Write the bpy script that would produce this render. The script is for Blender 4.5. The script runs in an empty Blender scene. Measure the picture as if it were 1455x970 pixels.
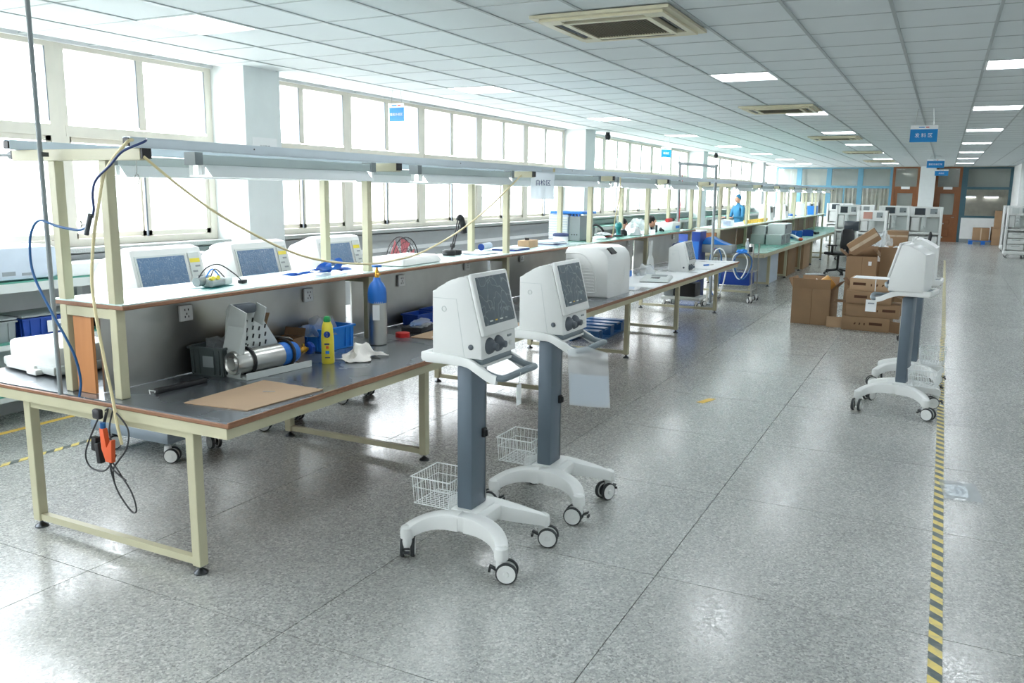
import bpy, bmesh, math, random
from mathutils import Vector, Matrix, noise
random.seed(7)
PI = math.pi
SC = bpy.context.scene
COL = SC.collection
C = bpy.data.objects

# ---------------------------------------------------------------- camera
F = 1192.448
YAW, PIT, ROL = [math.radians(a) for a in (26.86375471, 10.16977831, 0.698704)]
HC = 1.8
_f = Vector((-math.sin(YAW), math.cos(YAW), 0)); _r = Vector((math.cos(YAW), math.sin(YAW), 0)); _u = Vector((0, 0, 1))
FW = math.cos(PIT)*_f - math.sin(PIT)*_u; UP = math.cos(PIT)*_u + math.sin(PIT)*_f
R2 = math.cos(ROL)*_r + math.sin(ROL)*UP; U2 = math.cos(ROL)*UP - math.sin(ROL)*_r
cam_d = bpy.data.cameras.new('camera'); cam = C.new('camera', cam_d); COL.objects.link(cam)
cam_d.sensor_width = 36; cam_d.sensor_fit = 'HORIZONTAL'; cam_d.lens = F/1455*36
cam_d.clip_start = 0.05; cam_d.clip_end = 200
m4 = Matrix((R2, U2, -FW)).transposed().to_4x4(); m4.translation = (0, 0, HC)
cam.matrix_world = m4
SC.camera = cam

def _ray(x, y): return R2*((x-727.5)/F) - U2*((y-485)/F) + FW
def az(x, y, z):
    d = _ray(x, y); t = (z-HC)/d.z; return Vector((0, 0, HC)) + d*t
def ax(x, y, X):
    d = _ray(x, y); t = X/d.x; return Vector((0, 0, HC)) + d*t
def ay(x, y, Y):
    d = _ray(x, y); t = Y/d.y; return Vector((0, 0, HC)) + d*t

# ---------------------------------------------------------------- world and exposure
W = bpy.data.worlds.new('world'); SC.world = W; W.use_nodes = True
bg = W.node_tree.nodes['Background']; bg.inputs[1].default_value = 8.0
_n = W.node_tree.nodes; _l = W.node_tree.links      # bright overcast sky above, darker sunless ground below the horizon
_tc = _n.new('ShaderNodeTexCoord'); _sp = _n.new('ShaderNodeSeparateXYZ'); _l.new(_tc.outputs['Generated'], _sp.inputs[0])
_mr = _n.new('ShaderNodeMapRange'); _mr.inputs[1].default_value = -.06; _mr.inputs[2].default_value = .02; _l.new(_sp.outputs[2], _mr.inputs[0])
_mx = _n.new('ShaderNodeMix'); _mx.data_type = 'RGBA'; _mx.inputs[6].default_value = (.25, .25, .24, 1); _mx.inputs[7].default_value = (.96, .98, 1, 1)
_l.new(_mr.outputs[0], _mx.inputs[0]); _l.new(_mx.outputs[2], bg.inputs[0])
SC.view_settings.view_transform = 'Standard'; SC.view_settings.look = 'None'
SC.view_settings.gamma = 1; SC.view_settings.use_curve_mapping = False
SC.view_settings.exposure = 1.15
cy = SC.cycles
cy.use_denoising = True
cy.max_bounces = 8; cy.diffuse_bounces = 5; cy.glossy_bounces = 4; cy.transparent_max_bounces = 10; cy.transmission_bounces = 4
cy.sample_clamp_indirect = 6; cy.caustics_reflective = False; cy.caustics_refractive = False
LIGHT_PANEL = 7.5

def portal(name, loc, sx, sy, rot):
    l = bpy.data.lights.new(name, 'AREA'); l.shape = 'RECTANGLE'; l.size = sx; l.size_y = sy
    l.cycles.is_portal = True
    o = C.new(name, l); COL.objects.link(o); o.location = loc; o.rotation_euler = rot
portal('window_portal', (-6.62, 15.5, 2.1), 1.7, 46, (0, -PI/2, 0))

# ---------------------------------------------------------------- materials
def lin(c):
    def g(v): return v/12.92 if v <= 0.04045 else ((v+0.055)/1.055)**2.4
    return (g(c[0]/255), g(c[1]/255), g(c[2]/255), 1)
MATS = {}
def mat(name, rgb, rough=0.5, metal=0.0, var=0.06, vscale=6.0, bump=0.0, bscale=60.0, rvar=0.08, emis=None, alpha=None, spec=0.5, coat=0.0):
    if name in MATS: return MATS[name]
    m = bpy.data.materials.new(name); m.use_nodes = True; nt = m.node_tree; N = nt.nodes; L = nt.links
    b = N['Principled BSDF']; col = lin(rgb)
    tc = N.new('ShaderNodeTexCoord'); nz = N.new('ShaderNodeTexNoise'); nz.inputs['Scale'].default_value = vscale
    nz.inputs['Detail'].default_value = 4; L.new(tc.outputs['Object'], nz.inputs['Vector'])
    if var > 0:
        mp = N.new('ShaderNodeMapRange'); mp.inputs[1].default_value = .3; mp.inputs[2].default_value = .7
        mp.inputs[3].default_value = 1-var; mp.inputs[4].default_value = 1+var*.5
        L.new(nz.outputs['Fac'], mp.inputs[0])
        mx = N.new('ShaderNodeVectorMath'); mx.operation = 'SCALE'; mx.inputs[0].default_value = col[:3]
        L.new(mp.outputs[0], mx.inputs['Scale']); L.new(mx.outputs[0], b.inputs['Base Color'])
    else: b.inputs['Base Color'].default_value = col
    if rvar > 0:
        mr = N.new('ShaderNodeMapRange'); mr.inputs[1].default_value = .3; mr.inputs[2].default_value = .7
        mr.inputs[3].default_value = max(.02, rough-rvar); mr.inputs[4].default_value = min(1, rough+rvar)
        L.new(nz.outputs['Fac'], mr.inputs[0]); L.new(mr.outputs[0], b.inputs['Roughness'])
    else: b.inputs['Roughness'].default_value = rough
    b.inputs['Metallic'].default_value = metal; b.inputs['Specular IOR Level'].default_value = spec
    b.inputs['Coat Weight'].default_value = coat
    if bump > 0:
        n2 = N.new('ShaderNodeTexNoise'); n2.inputs['Scale'].default_value = bscale; L.new(tc.outputs['Object'], n2.inputs['Vector'])
        bp = N.new('ShaderNodeBump'); bp.inputs['Strength'].default_value = bump; bp.inputs['Distance'].default_value = .01
        L.new(n2.outputs['Fac'], bp.inputs['Height']); L.new(bp.outputs[0], b.inputs['Normal'])
    if emis: b.inputs['Emission Color'].default_value = lin(emis[0]); b.inputs['Emission Strength'].default_value = emis[1]
    if alpha is not None: b.inputs['Alpha'].default_value = alpha
    MATS[name] = m; return m

def glass_mat(name, tint=(.97, .99, 1), refl=0.06, milky=0.0):
    m = bpy.data.materials.new(name); m.use_nodes = True; nt = m.node_tree; N = nt.nodes; L = nt.links
    for n in list(N):
        if n.type == 'BSDF_PRINCIPLED': N.remove(n)
    out = [n for n in N if n.type == 'OUTPUT_MATERIAL'][0]
    tr = N.new('ShaderNodeBsdfTransparent'); tr.inputs[0].default_value = (*tint, 1)
    gl = N.new('ShaderNodeBsdfGlossy'); gl.inputs['Roughness'].default_value = .03
    lw = N.new('ShaderNodeLayerWeight'); lw.inputs[0].default_value = .5
    pw = N.new('ShaderNodeMath'); pw.operation = 'POWER'; pw.inputs[1].default_value = 5; L.new(lw.outputs['Facing'], pw.inputs[0])
    fr = N.new('ShaderNodeMath'); fr.operation = 'MULTIPLY_ADD'; fr.inputs[1].default_value = .6; fr.inputs[2].default_value = .04; L.new(pw.outputs[0], fr.inputs[0])
    mx = N.new('ShaderNodeMixShader'); L.new(fr.outputs[0], mx.inputs[0]); L.new(tr.outputs[0], mx.inputs[1]); L.new(gl.outputs[0], mx.inputs[2])
    last = mx
    if milky > 0:
        df = N.new('ShaderNodeBsdfTranslucent'); df.inputs[0].default_value = (.9, .93, .95, 1)
        d2 = N.new('ShaderNodeBsdfDiffuse'); d2.inputs[0].default_value = (.9, .93, .95, 1)
        ad = N.new('ShaderNodeMixShader'); L.new(df.outputs[0], ad.inputs[1]); L.new(d2.outputs[0], ad.inputs[2])
        m2 = N.new('ShaderNodeMixShader'); m2.inputs[0].default_value = milky
        L.new(mx.outputs[0], m2.inputs[1]); L.new(ad.outputs[0], m2.inputs[2]); last = m2
    L.new(last.outputs[0], out.inputs[0]); MATS[name] = m; return m

def floor_mat():
    m = bpy.data.materials.new('terrazzo'); m.use_nodes = True; nt = m.node_tree; N = nt.nodes; L = nt.links
    b = N['Principled BSDF']; ge = N.new('ShaderNodeNewGeometry')
    def vor(scale):
        v = N.new('ShaderNodeTexVoronoi'); v.inputs['Scale'].default_value = scale; v.inputs['Randomness'].default_value = 1
        L.new(ge.outputs['Position'], v.inputs['Vector']); return v
    v1 = vor(105); v2 = vor(190)
    def ramp(stops, src):
        r = N.new('ShaderNodeValToRGB'); r.color_ramp.interpolation = 'CONSTANT'
        e = r.color_ramp.elements
        while len(e) > 1: e.remove(e[-1])
        e[0].position = 0; e[0].color = lin(stops[0][1])
        for p, c in stops[1:]: k = e.new(p); k.color = lin(c)
        L.new(src, r.inputs[0]); return r
    s1 = N.new('ShaderNodeSeparateColor'); L.new(v1.outputs['Color'], s1.inputs[0])
    s2 = N.new('ShaderNodeSeparateColor'); L.new(v2.outputs['Color'], s2.inputs[0])
    r1 = ramp([(0, (122, 124, 120)), (.2, (154, 157, 154)), (.42, (180, 183, 180)), (.62, (202, 203, 199)), (.82, (228, 228, 223))], s1.outputs[0])
    r2 = ramp([(0, (92, 92, 90)), (.14, (150, 153, 150)), (.5, (180, 182, 179)), (.85, (222, 222, 217))], s2.outputs[1])
    mx = N.new('ShaderNodeMix'); mx.data_type = 'RGBA'; mx.inputs[0].default_value = .45
    L.new(r1.outputs[0], mx.inputs[6]); L.new(r2.outputs[0], mx.inputs[7])
    mxa = N.new('ShaderNodeMix'); mxa.data_type = 'RGBA'; mxa.inputs[0].default_value = .25; mxa.inputs[7].default_value = lin((178, 180, 177)); L.new(mx.outputs[2], mxa.inputs[6]); mx = mxa
    nz = N.new('ShaderNodeTexNoise'); nz.inputs['Scale'].default_value = .9; nz.inputs['Detail'].default_value = 5
    L.new(ge.outputs['Position'], nz.inputs['Vector'])
    mp = N.new('ShaderNodeMapRange'); mp.inputs[1].default_value = .3; mp.inputs[2].default_value = .7; mp.inputs[3].default_value = .80; mp.inputs[4].default_value = 1.0
    L.new(nz.outputs['Fac'], mp.inputs[0])
    sc = N.new('ShaderNodeVectorMath'); sc.operation = 'SCALE'; L.new(mx.outputs[2], sc.inputs[0]); L.new(mp.outputs[0], sc.inputs['Scale'])
    L.new(sc.outputs[0], b.inputs['Base Color'])
    mr = N.new('ShaderNodeMapRange'); mr.inputs[1].default_value = 0; mr.inputs[2].default_value = 1; mr.inputs[3].default_value = .16; mr.inputs[4].default_value = .34
    L.new(s1.outputs[1], mr.inputs[0]); L.new(mr.outputs[0], b.inputs['Roughness'])
    b.inputs['Specular IOR Level'].default_value = .8
    bp = N.new('ShaderNodeBump'); bp.inputs['Strength'].default_value = .02; bp.inputs['Distance'].default_value = .001
    L.new(s1.outputs[2], bp.inputs['Height']); L.new(bp.outputs[0], b.inputs['Normal'])
    MATS['terrazzo'] = m; return m

def stripe_mat(name, a, b_, scale, rot=0.0):
    m = bpy.data.materials.new(name); m.use_nodes = True; nt = m.node_tree; N = nt.nodes; L = nt.links
    b = N['Principled BSDF']; ge = N.new('ShaderNodeNewGeometry'); sp = N.new('ShaderNodeSeparateXYZ'); L.new(ge.outputs['Position'], sp.inputs[0])
    ma = N.new('ShaderNodeMath'); ma.operation = 'MULTIPLY_ADD'; ma.inputs[1].default_value = rot; L.new(sp.outputs[0], ma.inputs[0]); L.new(sp.outputs[1], ma.inputs[2])
    mu = N.new('ShaderNodeMath'); mu.operation = 'MULTIPLY'; mu.inputs[1].default_value = scale; L.new(ma.outputs[0], mu.inputs[0])
    fr = N.new('ShaderNodeMath'); fr.operation = 'FRACT'; L.new(mu.outputs[0], fr.inputs[0])
    gt = N.new('ShaderNodeMath'); gt.operation = 'GREATER_THAN'; gt.inputs[1].default_value = .5; L.new(fr.outputs[0], gt.inputs[0])
    nz = N.new('ShaderNodeTexNoise'); nz.inputs['Scale'].default_value = 25; L.new(ge.outputs['Position'], nz.inputs['Vector'])
    mx = N.new('ShaderNodeMix'); mx.data_type = 'RGBA'; mx.inputs[6].default_value = lin(a); mx.inputs[7].default_value = lin(b_); L.new(gt.outputs[0], mx.inputs[0])
    mp = N.new('ShaderNodeMapRange'); mp.inputs[1].default_value = .45; mp.inputs[2].default_value = .75; mp.inputs[3].default_value = 0; mp.inputs[4].default_value = .5
    L.new(nz.outputs['Fac'], mp.inputs[0])
    m2 = N.new('ShaderNodeMix'); m2.data_type = 'RGBA'; m2.inputs[7].default_value = lin((150, 150, 140)); L.new(mp.outputs[0], m2.inputs[0]); L.new(mx.outputs[2], m2.inputs[6])
    L.new(m2.outputs[2], b.inputs['Base Color']); b.inputs['Roughness'].default_value = .45
    MATS[name] = m; return m

def wood_mat(name, c1, c2, scale=3.0, stretch=(1, 1, .08), rough=.45):
    m = bpy.data.materials.new(name); m.use_nodes = True; nt = m.node_tree; N = nt.nodes; L = nt.links
    b = N['Principled BSDF']; tc = N.new('ShaderNodeTexCoord'); mp = N.new('ShaderNodeMapping'); mp.inputs['Scale'].default_value = stretch
    L.new(tc.outputs['Object'], mp.inputs[0]); nz = N.new('ShaderNodeTexNoise'); nz.inputs['Scale'].default_value = scale*20; nz.inputs['Detail'].default_value = 6
    L.new(mp.outputs[0], nz.inputs['Vector']); mx = N.new('ShaderNodeMix'); mx.data_type = 'RGBA'; mx.inputs[6].default_value = lin(c1); mx.inputs[7].default_value = lin(c2)
    L.new(nz.outputs['Fac'], mx.inputs[0]); L.new(mx.outputs[2], b.inputs['Base Color']); b.inputs['Roughness'].default_value = rough
    MATS[name] = m; return m

def film_mat(name, base, line, scale=9.0, rough=.18):
    """dark screen under a crinkled protective film"""
    m = bpy.data.materials.new(name); m.use_nodes = True; nt = m.node_tree; N = nt.nodes; L = nt.links
    b = N['Principled BSDF']; tc = N.new('ShaderNodeTexCoord')
    n0 = N.new('ShaderNodeTexNoise'); n0.inputs['Scale'].default_value = scale; n0.inputs['Detail'].default_value = 3; L.new(tc.outputs['Object'], n0.inputs['Vector'])
    v = N.new('ShaderNodeTexVoronoi'); v.feature = 'DISTANCE_TO_EDGE'; v.inputs['Scale'].default_value = scale*1.5
    ad = N.new('ShaderNodeVectorMath'); ad.operation = 'ADD'; sc = N.new('ShaderNodeVectorMath'); sc.operation = 'SCALE'; sc.inputs['Scale'].default_value = .35
    L.new(n0.outputs['Color'], sc.inputs[0]); L.new(tc.outputs['Object'], ad.inputs[0]); L.new(sc.outputs[0], ad.inputs[1]); L.new(ad.outputs[0], v.inputs['Vector'])
    mr = N.new('ShaderNodeMapRange'); mr.inputs[1].default_value = 0; mr.inputs[2].default_value = .035; mr.inputs[3].default_value = 1; mr.inputs[4].default_value = 0
    L.new(v.outputs['Distance'], mr.inputs[0])
    mu = N.new('ShaderNodeMath'); mu.operation = 'MULTIPLY'; L.new(mr.outputs[0], mu.inputs[0]); L.new(n0.outputs['Fac'], mu.inputs[1])
    mx = N.new('ShaderNodeMix'); mx.data_type = 'RGBA'; mx.inputs[6].default_value = lin(base); mx.inputs[7].default_value = lin(line)
    L.new(mu.outputs[0], mx.inputs[0]); L.new(mx.outputs[2], b.inputs['Base Color'])
    b.inputs['Roughness'].default_value = rough
    bp = N.new('ShaderNodeBump'); bp.inputs['Strength'].default_value = .5; bp.inputs['Distance'].default_value = .006; L.new(v.outputs['Distance'], bp.inputs['Height']); L.new(bp.outputs[0], b.inputs['Normal'])
    MATS[name] = m; return m

M = MATS
floor_mat()
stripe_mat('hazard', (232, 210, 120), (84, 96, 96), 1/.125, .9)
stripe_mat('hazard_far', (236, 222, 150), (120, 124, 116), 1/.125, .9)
wood_mat('door_wood', (146, 92, 52), (110, 66, 36), rough=.35)
wood_mat('orange_wood', (208, 144, 90), (192, 126, 76), 2.0)
wood_mat('edge_wood', (158, 114, 84), (124, 84, 60), 2.0)
wood_mat('brown_board', (140, 100, 74), (116, 82, 60), 2.0)
film_mat('film_screen', (78, 92, 100), (168, 180, 186), 6)
film_mat('film_blue', (92, 122, 156), (176, 196, 214), 11)
glass_mat('window_glass'); glass_mat('plastic_bag', (.95, .97, .98), .1, .28); glass_mat('clear_sleeve', (.93, .96, .98), .1, .42)
glass_mat('thin_paper', (.9, .95, 1), .05, .8); glass_mat('blue_sleeve', (.72, .83, .96), .1, .45)
mat('white_paint', (236, 238, 237), .75, var=.03)
mat('pillar_paint', (228, 234, 234), .8, var=.03)
mat('ceiling_white', (222, 229, 231), .85, var=.02, vscale=2, bump=.15, bscale=180)
mat('tee_grey', (176, 184, 186), .5, var=.05)
mat('dark_joint', (96, 98, 96), .8)
mat('window_frame', (224, 219, 206), .5, var=.05)
mat('frame_dark', (120, 128, 136), .5)
mat('sill_stone', (170, 174, 172), .5, var=.35, vscale=120)
mat('grey_wall', (188, 192, 194), .7)
mat('beige_metal', (198, 194, 164), .42, var=.08, vscale=4, bump=.03)
mat('green_top', (84, 158, 140), .32, var=.08)
mat('mint_top', (214, 236, 232), .32, var=.05)
mat('white_top', (226, 230, 232), .3, var=.05)
mat('steel', (186, 186, 182), .32, metal=1, var=.14, vscale=4, rvar=.04)
mat('steel_top', (146, 152, 158), .27, metal=.8, var=.10, vscale=3.2, rvar=.03)
mat('dark_steel', (90, 94, 98), .35, metal=1)
mat('aluminium', (214, 226, 234), .38, metal=.35, var=.05)
mat('lamp_body', (200, 212, 210), .45, var=.05)
mat('lamp_white', (238, 242, 242), .4, var=.02)
mat('plastic_white', (232, 234, 232), .38, var=.03, vscale=3, coat=.1)
mat('plastic_grey', (206, 212, 210), .45, var=.04)
mat('slate', (98, 112, 124), .42, metal=.15, var=.05)
mat('tray_grey', (120, 132, 138), .45, var=.05)
mat('bumper_grey', (128, 140, 150), .45)
mat('rubber', (52, 56, 58), .6)
mat('black', (26, 27, 30), .5)
mat('knob_grey', (86, 94, 102), .5)
mat('cardboard', (154, 124, 94), .85, var=.10, vscale=5)
mat('cardboard_light', (182, 152, 120), .85, var=.08, vscale=5)
mat('cardboard_dark', (126, 98, 72), .88, var=.10, vscale=5)
mat('kraft', (184, 156, 128), .8, var=.06, vscale=8)
mat('print_brown', (84, 54, 36), .8)
mat('tape', (196, 176, 150), .3)
mat('blue', (30, 108, 196), .4)
mat('blue_dark', (20, 66, 156), .45)
mat('blue_bright', (40, 130, 220), .4)
mat('sign_blue', (0, 130, 200), .4, var=.02)
mat('frame_blue', (96, 148, 170), .45, var=.06)
mat('frame_teal', (62, 98, 110), .45, var=.06)
mat('curtain', (200, 196, 180), .85, var=.14, vscale=5)
mat('blind_grey', (172, 174, 164), .8, var=.05)
mat('paper', (240, 242, 243), .7, var=.02)
mat('paper_blue', (206, 218, 232), .7)
mat('ink', (60, 72, 110), .7)
mat('grey_crate', (78, 88, 88), .45)
mat('mid_grey', (142, 150, 152), .5)
mat('yellow', (240, 222, 70), .4)
mat('yellow_tape', (240, 200, 90), .5)
mat('green_cap', (30, 150, 80), .4)
mat('cloth', (238, 234, 228), .9, bump=.3, bscale=200)
mat('brass', (196, 150, 66), .3, metal=1)
mat('red', (196, 44, 44), .45)
mat('orange', (226, 96, 50), .45)
mat('pink', (236, 130, 140), .5)
mat('cream_hose', (236, 222, 176), .45)
mat('blue_hose', (30, 92, 150), .35)
mat('navy_hose', (34, 56, 110), .4)
mat('purple_hose', (96, 84, 150), .4)
mat('white_hose', (228, 232, 232), .4)
mat('black_cable', (48, 50, 54), .5)
mat('ac_cream', (214, 208, 180), .45, var=.08, vscale=4)
mat('ac_grille', (118, 110, 92), .7, var=.1, vscale=30)
mat('skin', (214, 160, 134), .6)
mat('hair', (24, 22, 22), .6)
mat('blue_cloth', (60, 130, 170), .85)
mat('dark_cloth', (38, 42, 60), .85)
mat('amber', (200, 150, 80), .3)
mat('teal', (40, 130, 130), .45)
mat('panel_light', (250, 252, 255), .4, var=0, rvar=0, emis=((245, 250, 255), LIGHT_PANEL))
mat('tube_light', (255, 255, 255), .4, var=0, rvar=0, emis=((250, 252, 255), 3.0))
mat('salmon_screen', (200, 150, 136), .4)
mat('screen_dark', (60, 68, 74), .2)
mat('outlet', (232, 234, 232), .4)
mat('grey_mark', (150, 158, 164), .7)

# ---------------------------------------------------------------- mesh helpers
class MB:
    def __init__(s): s.bm = bmesh.new(); s.mats = []
    def _mi(s, m):
        if m is None: m = s.mats[0] if s.mats else None
        if m not in s.mats: s.mats.append(m)
        return s.mats.index(m)
    def _fin(s, faces, m):
        i = s._mi(m)
        for f in faces: f.material_index = i
    def box(s, c, d, m=None, rz=0, rx=0, ry=0, bev=0, seg=2, taper=None):
        mtx = Matrix.Translation(c) @ Matrix.Rotation(rz, 4, 'Z') @ Matrix.Rotation(ry, 4, 'Y') @ Matrix.Rotation(rx, 4, 'X')
        vs = []
        for z in (-.5, .5):
            t = taper if (taper and z > 0) else 1
            for x, y in ((-.5, -.5), (.5, -.5), (.5, .5), (-.5, .5)): vs.append(s.bm.verts.new(mtx @ Vector((x*d[0]*t, y*d[1]*t, z*d[2]))))
        fs = [s.bm.faces.new([vs[i] for i in q]) for q in ((3, 2, 1, 0), (4, 5, 6, 7), (0, 1, 5, 4), (1, 2, 6, 5), (2, 3, 7, 6), (3, 0, 4, 7))]
        s._fin(fs, m)
        if bev > 0:
            es = list({e for f in fs for e in f.edges})
            r = bmesh.ops.bevel(s.bm, geom=es, offset=bev, segments=seg, profile=.5, affect='EDGES', clamp_overlap=True)
            s._fin(r['faces'], m)
        return s
    def prism(s, pts, y0, y1, m=None, plane='XZ', bev=0, mtx=None):
        """polygon in a plane, extruded along the third axis"""
        def P(a, b, t):
            v = {'XZ': (a, t, b), 'XY': (a, b, t), 'YZ': (t, a, b)}[plane]; v = Vector(v)
            return mtx @ v if mtx else v
        A = [s.bm.verts.new(P(a, b, y0)) for a, b in pts]; B = [s.bm.verts.new(P(a, b, y1)) for a, b in pts]
        n = len(pts); fs = [s.bm.faces.new(A), s.bm.faces.new(B[::-1])]
        for i in range(n): fs.append(s.bm.faces.new((A[i], B[i], B[(i+1) % n], A[(i+1) % n])))
        s._fin(fs, m)
        if bev > 0:
            es = list({e for f in fs[:2] for e in f.edges})
            r = bmesh.ops.bevel(s.bm, geom=es, offset=bev, segments=2, profile=.5, affect='EDGES', clamp_overlap=True); s._fin(r['faces'], m)
        return s
    def tube(s, pts, r, m=None, seg=8, closed=False, caps=True):
        pts = [Vector(p) for p in pts]; n = len(pts); rs = r if isinstance(r, (list, tuple)) else [r]*n
        rings = []; up = None
        for i, p in enumerate(pts):
            if closed: t = (pts[(i+1) % n]-pts[i-1])
            else: t = pts[min(i+1, n-1)]-pts[max(i-1, 0)]
            if t.length < 1e-9: t = Vector((0, 0, 1))
            t.normalize()
            if up is None: up = Vector((0, 0, 1)) if abs(t.z) < .9 else Vector((1, 0, 0))
            a = t.cross(up)
            if a.length < 1e-4: a = t.cross(Vector((0, 1, 0)))
            a.normalize(); b = a.cross(t); up = b
            rings.append([s.bm.verts.new(p + (a*math.cos(k*2*PI/seg)+b*math.sin(k*2*PI/seg))*rs[i]) for k in range(seg)])
        fs = []
        for i in range(n if closed else n-1):
            A = rings[i]; B = rings[(i+1) % n]
            for k in range(seg): fs.append(s.bm.faces.new((A[k], A[(k+1) % seg], B[(k+1) % seg], B[k])))
        if caps and not closed: fs.append(s.bm.faces.new(rings[0][::-1])); fs.append(s.bm.faces.new(rings[-1]))
        s._fin(fs, m); return s
    def cyl(s, p0, p1, r, m=None, seg=16, r2=None): return s.tube([p0, p1], [r, r if r2 is None else r2], m, seg)
    def lathe(s, prof, m=None, seg=20, o=(0, 0, 0), axis='Z', mtx=None):
        o = Vector(o); rings = []
        for r, h in prof:
            ring = []
            for k in range(seg):
                a = 2*PI*k/seg; c, q = math.cos(a)*max(r, 1e-4), math.sin(a)*max(r, 1e-4)
                v = {'Z': (c, q, h), 'X': (h, c, q), 'Y': (q, h, c)}[axis]; v = Vector(v)
                if mtx: v = mtx @ v
                ring.append(s.bm.verts.new(o+v))
            rings.append(ring)
        fs = []
        for A, B in zip(rings, rings[1:]):
            for k in range(seg): fs.append(s.bm.faces.new((A[k], A[(k+1) % seg], B[(k+1) % seg], B[k])))
        fs.append(s.bm.faces.new(rings[0][::-1])); fs.append(s.bm.faces.new(rings[-1]))
        s._fin(fs, m); return s
    def blob(s, c, r, m=None, seed=0, amp=.3, sub=3, sc=2.5, flat=None):
        r = Vector(r) if hasattr(r, '__len__') else Vector((r, r, r))
        res = bmesh.ops.create_icosphere(s.bm, subdivisions=sub, radius=1); vs = res['verts']; c = Vector(c)
        for v in vs:
            d = v.co.copy(); k = 1+amp*noise.noise(d*sc+Vector((seed*7.3, seed, 0)))
            p = Vector((d.x*r.x, d.y*r.y, d.z*r.z))*k
            if flat is not None: p.z = max(p.z, flat)
            v.co = c+p
        s._fin(list({f for v in vs for f in v.link_faces}), m); return s
    def grid(s, fn, nu, nv, m=None, thick=0):
        V = [[s.bm.verts.new(fn(i/nu, j/nv)) for j in range(nv+1)] for i in range(nu+1)]
        fs = [s.bm.faces.new((V[i][j], V[i+1][j], V[i+1][j+1], V[i][j+1])) for i in range(nu) for j in range(nv)]
        s._fin(fs, m)
        if thick:
            bmesh.ops.recalc_face_normals(s.bm, faces=fs)
            r = bmesh.ops.solidify(s.bm, geom=fs, thickness=thick)
            s._fin([g for g in r['geom'] if isinstance(g, bmesh.types.BMFace)], m)
        return s
    def build(s, name, m=None, parent=None, smooth=True):
        if m is not None:
            if not s.mats: s.mats = [m]
            elif s.mats[0] is None: s.mats[0] = m
        bm = s.bm; bmesh.ops.recalc_face_normals(bm, faces=bm.faces)
        if smooth:
            for f in bm.faces: f.smooth = True
            for e in bm.edges:
                e.smooth = not (len(e.link_faces) == 2 and e.calc_face_angle(0) > .6)
        me = bpy.data.meshes.new(name); bm.to_mesh(me); bm.free()
        for q in s.mats:
            me.materials.append(M[q] if isinstance(q, str) else (q or (M[m] if isinstance(m, str) else m)))
        o = C.new(name, me); COL.objects.link(o)
        if parent: o.parent = parent
        return o

def thing(name, label, cat, loc=(0, 0, 0), rz=0, group=None):
    o = C.new(name, None); COL.objects.link(o); o.empty_display_size = .1
    o.location = loc; o.rotation_euler = (0, 0, rz); o['label'] = label; o['category'] = cat
    if group: o['group'] = group
    return o
def tag(o, label, cat, group=None, kind=None):
    o['label'] = label; o['category'] = cat
    if group: o['group'] = group
    if kind: o['kind'] = kind
    return o
def struct(o): o['kind'] = 'structure'; return o
def part(name, m, parent, *ops):
    """ops: (method, args, kwargs) applied on a fresh MB"""
    b = MB(); b.mats = [m]
    for op in ops: getattr(b, op[0])(*op[1:-1] if isinstance(op[-1], dict) else op[1:], **(op[-1] if isinstance(op[-1], dict) else {}))
    return b.build(name, None, parent)
def copy_tree(o, parent=None):
    c = o.copy(); COL.objects.link(c)
    if parent: c.parent = parent
    for ch in list(o.children): copy_tree(ch, c)
    return c
def smooth_path(pts, n=8):
    pts = [Vector(p) for p in pts]; P = [pts[0]]+pts+[pts[-1]]; out = []
    for i in range(1, len(P)-2):
        a, b, c, d = P[i-1:i+3]
        for k in range(n):
            t = k/n; out.append(.5*((2*b)+(c-a)*t+(2*a-5*b+4*c-d)*t*t+(3*b-a-3*c+d)*t**3))
    out.append(pts[-1]); return out
def text(name, s, size, m, parent, loc, rot, depth=.001, align='CENTER'):
    cu = bpy.data.curves.new(name, 'FONT'); cu.body = s; cu.size = size; cu.extrude = depth; cu.align_x = align; cu.align_y = 'CENTER'; cu.resolution_u = 2
    o = C.new(name+'_curve', cu); COL.objects.link(o)
    dg = bpy.context.evaluated_depsgraph_get(); me = bpy.data.meshes.new_from_object(o.evaluated_get(dg)); C.remove(o)
    me.materials.clear(); me.materials.append(M[m]); t = C.new(name, me); COL.objects.link(t); t.parent = parent
    t.location = loc; t.rotation_euler = rot; return t
ORD = ['first', 'second', 'third', 'fourth', 'fifth', 'sixth', 'seventh', 'eighth', 'ninth', 'tenth', 'eleventh', 'twelfth', 'thirteenth']

# ================================================================ SETTING
XL, XR, YB, YF, ZC = -6.5, 5.2, -7.0, 38.0, 2.947
# floor: terrazzo slabs with dark joints, two long lanes of slabs
b = MB(); b.box(((XL+XR)/2, (YB+YF+4)/2, -.06), (XR-XL+.6, YF-YB+4.6, .106)); floor = struct(b.build('floor', 'dark_joint'))
xs = [XL] + [-5.87+1.2*i for i in range(10)] + [XR]
ys = [YB] + [2.42-1.2417*i for i in range(7, 0, -1)] + [2.42+1.2417*i for i in range(29)] + [YF]
slabs = []
sl_cache = {}
for i in range(len(xs)-1):
    for j in range(len(ys)-1):
        w, d = xs[i+1]-xs[i], ys[j+1]-ys[j]
        if w < .05 or d < .05: continue
        g = .0042
        key = (round(w, 3), round(d, 3))
        if key not in sl_cache:
            q = MB(); q.box((0, 0, -.0035), (w-g, d-g, .007)); o = q.build('floor_slab', 'terrazzo', floor); sl_cache[key] = o
        else:
            o = sl_cache[key].copy(); COL.objects.link(o)
        o.location = ((xs[i]+xs[i+1])/2, (ys[j]+ys[j+1])/2, 0)

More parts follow.
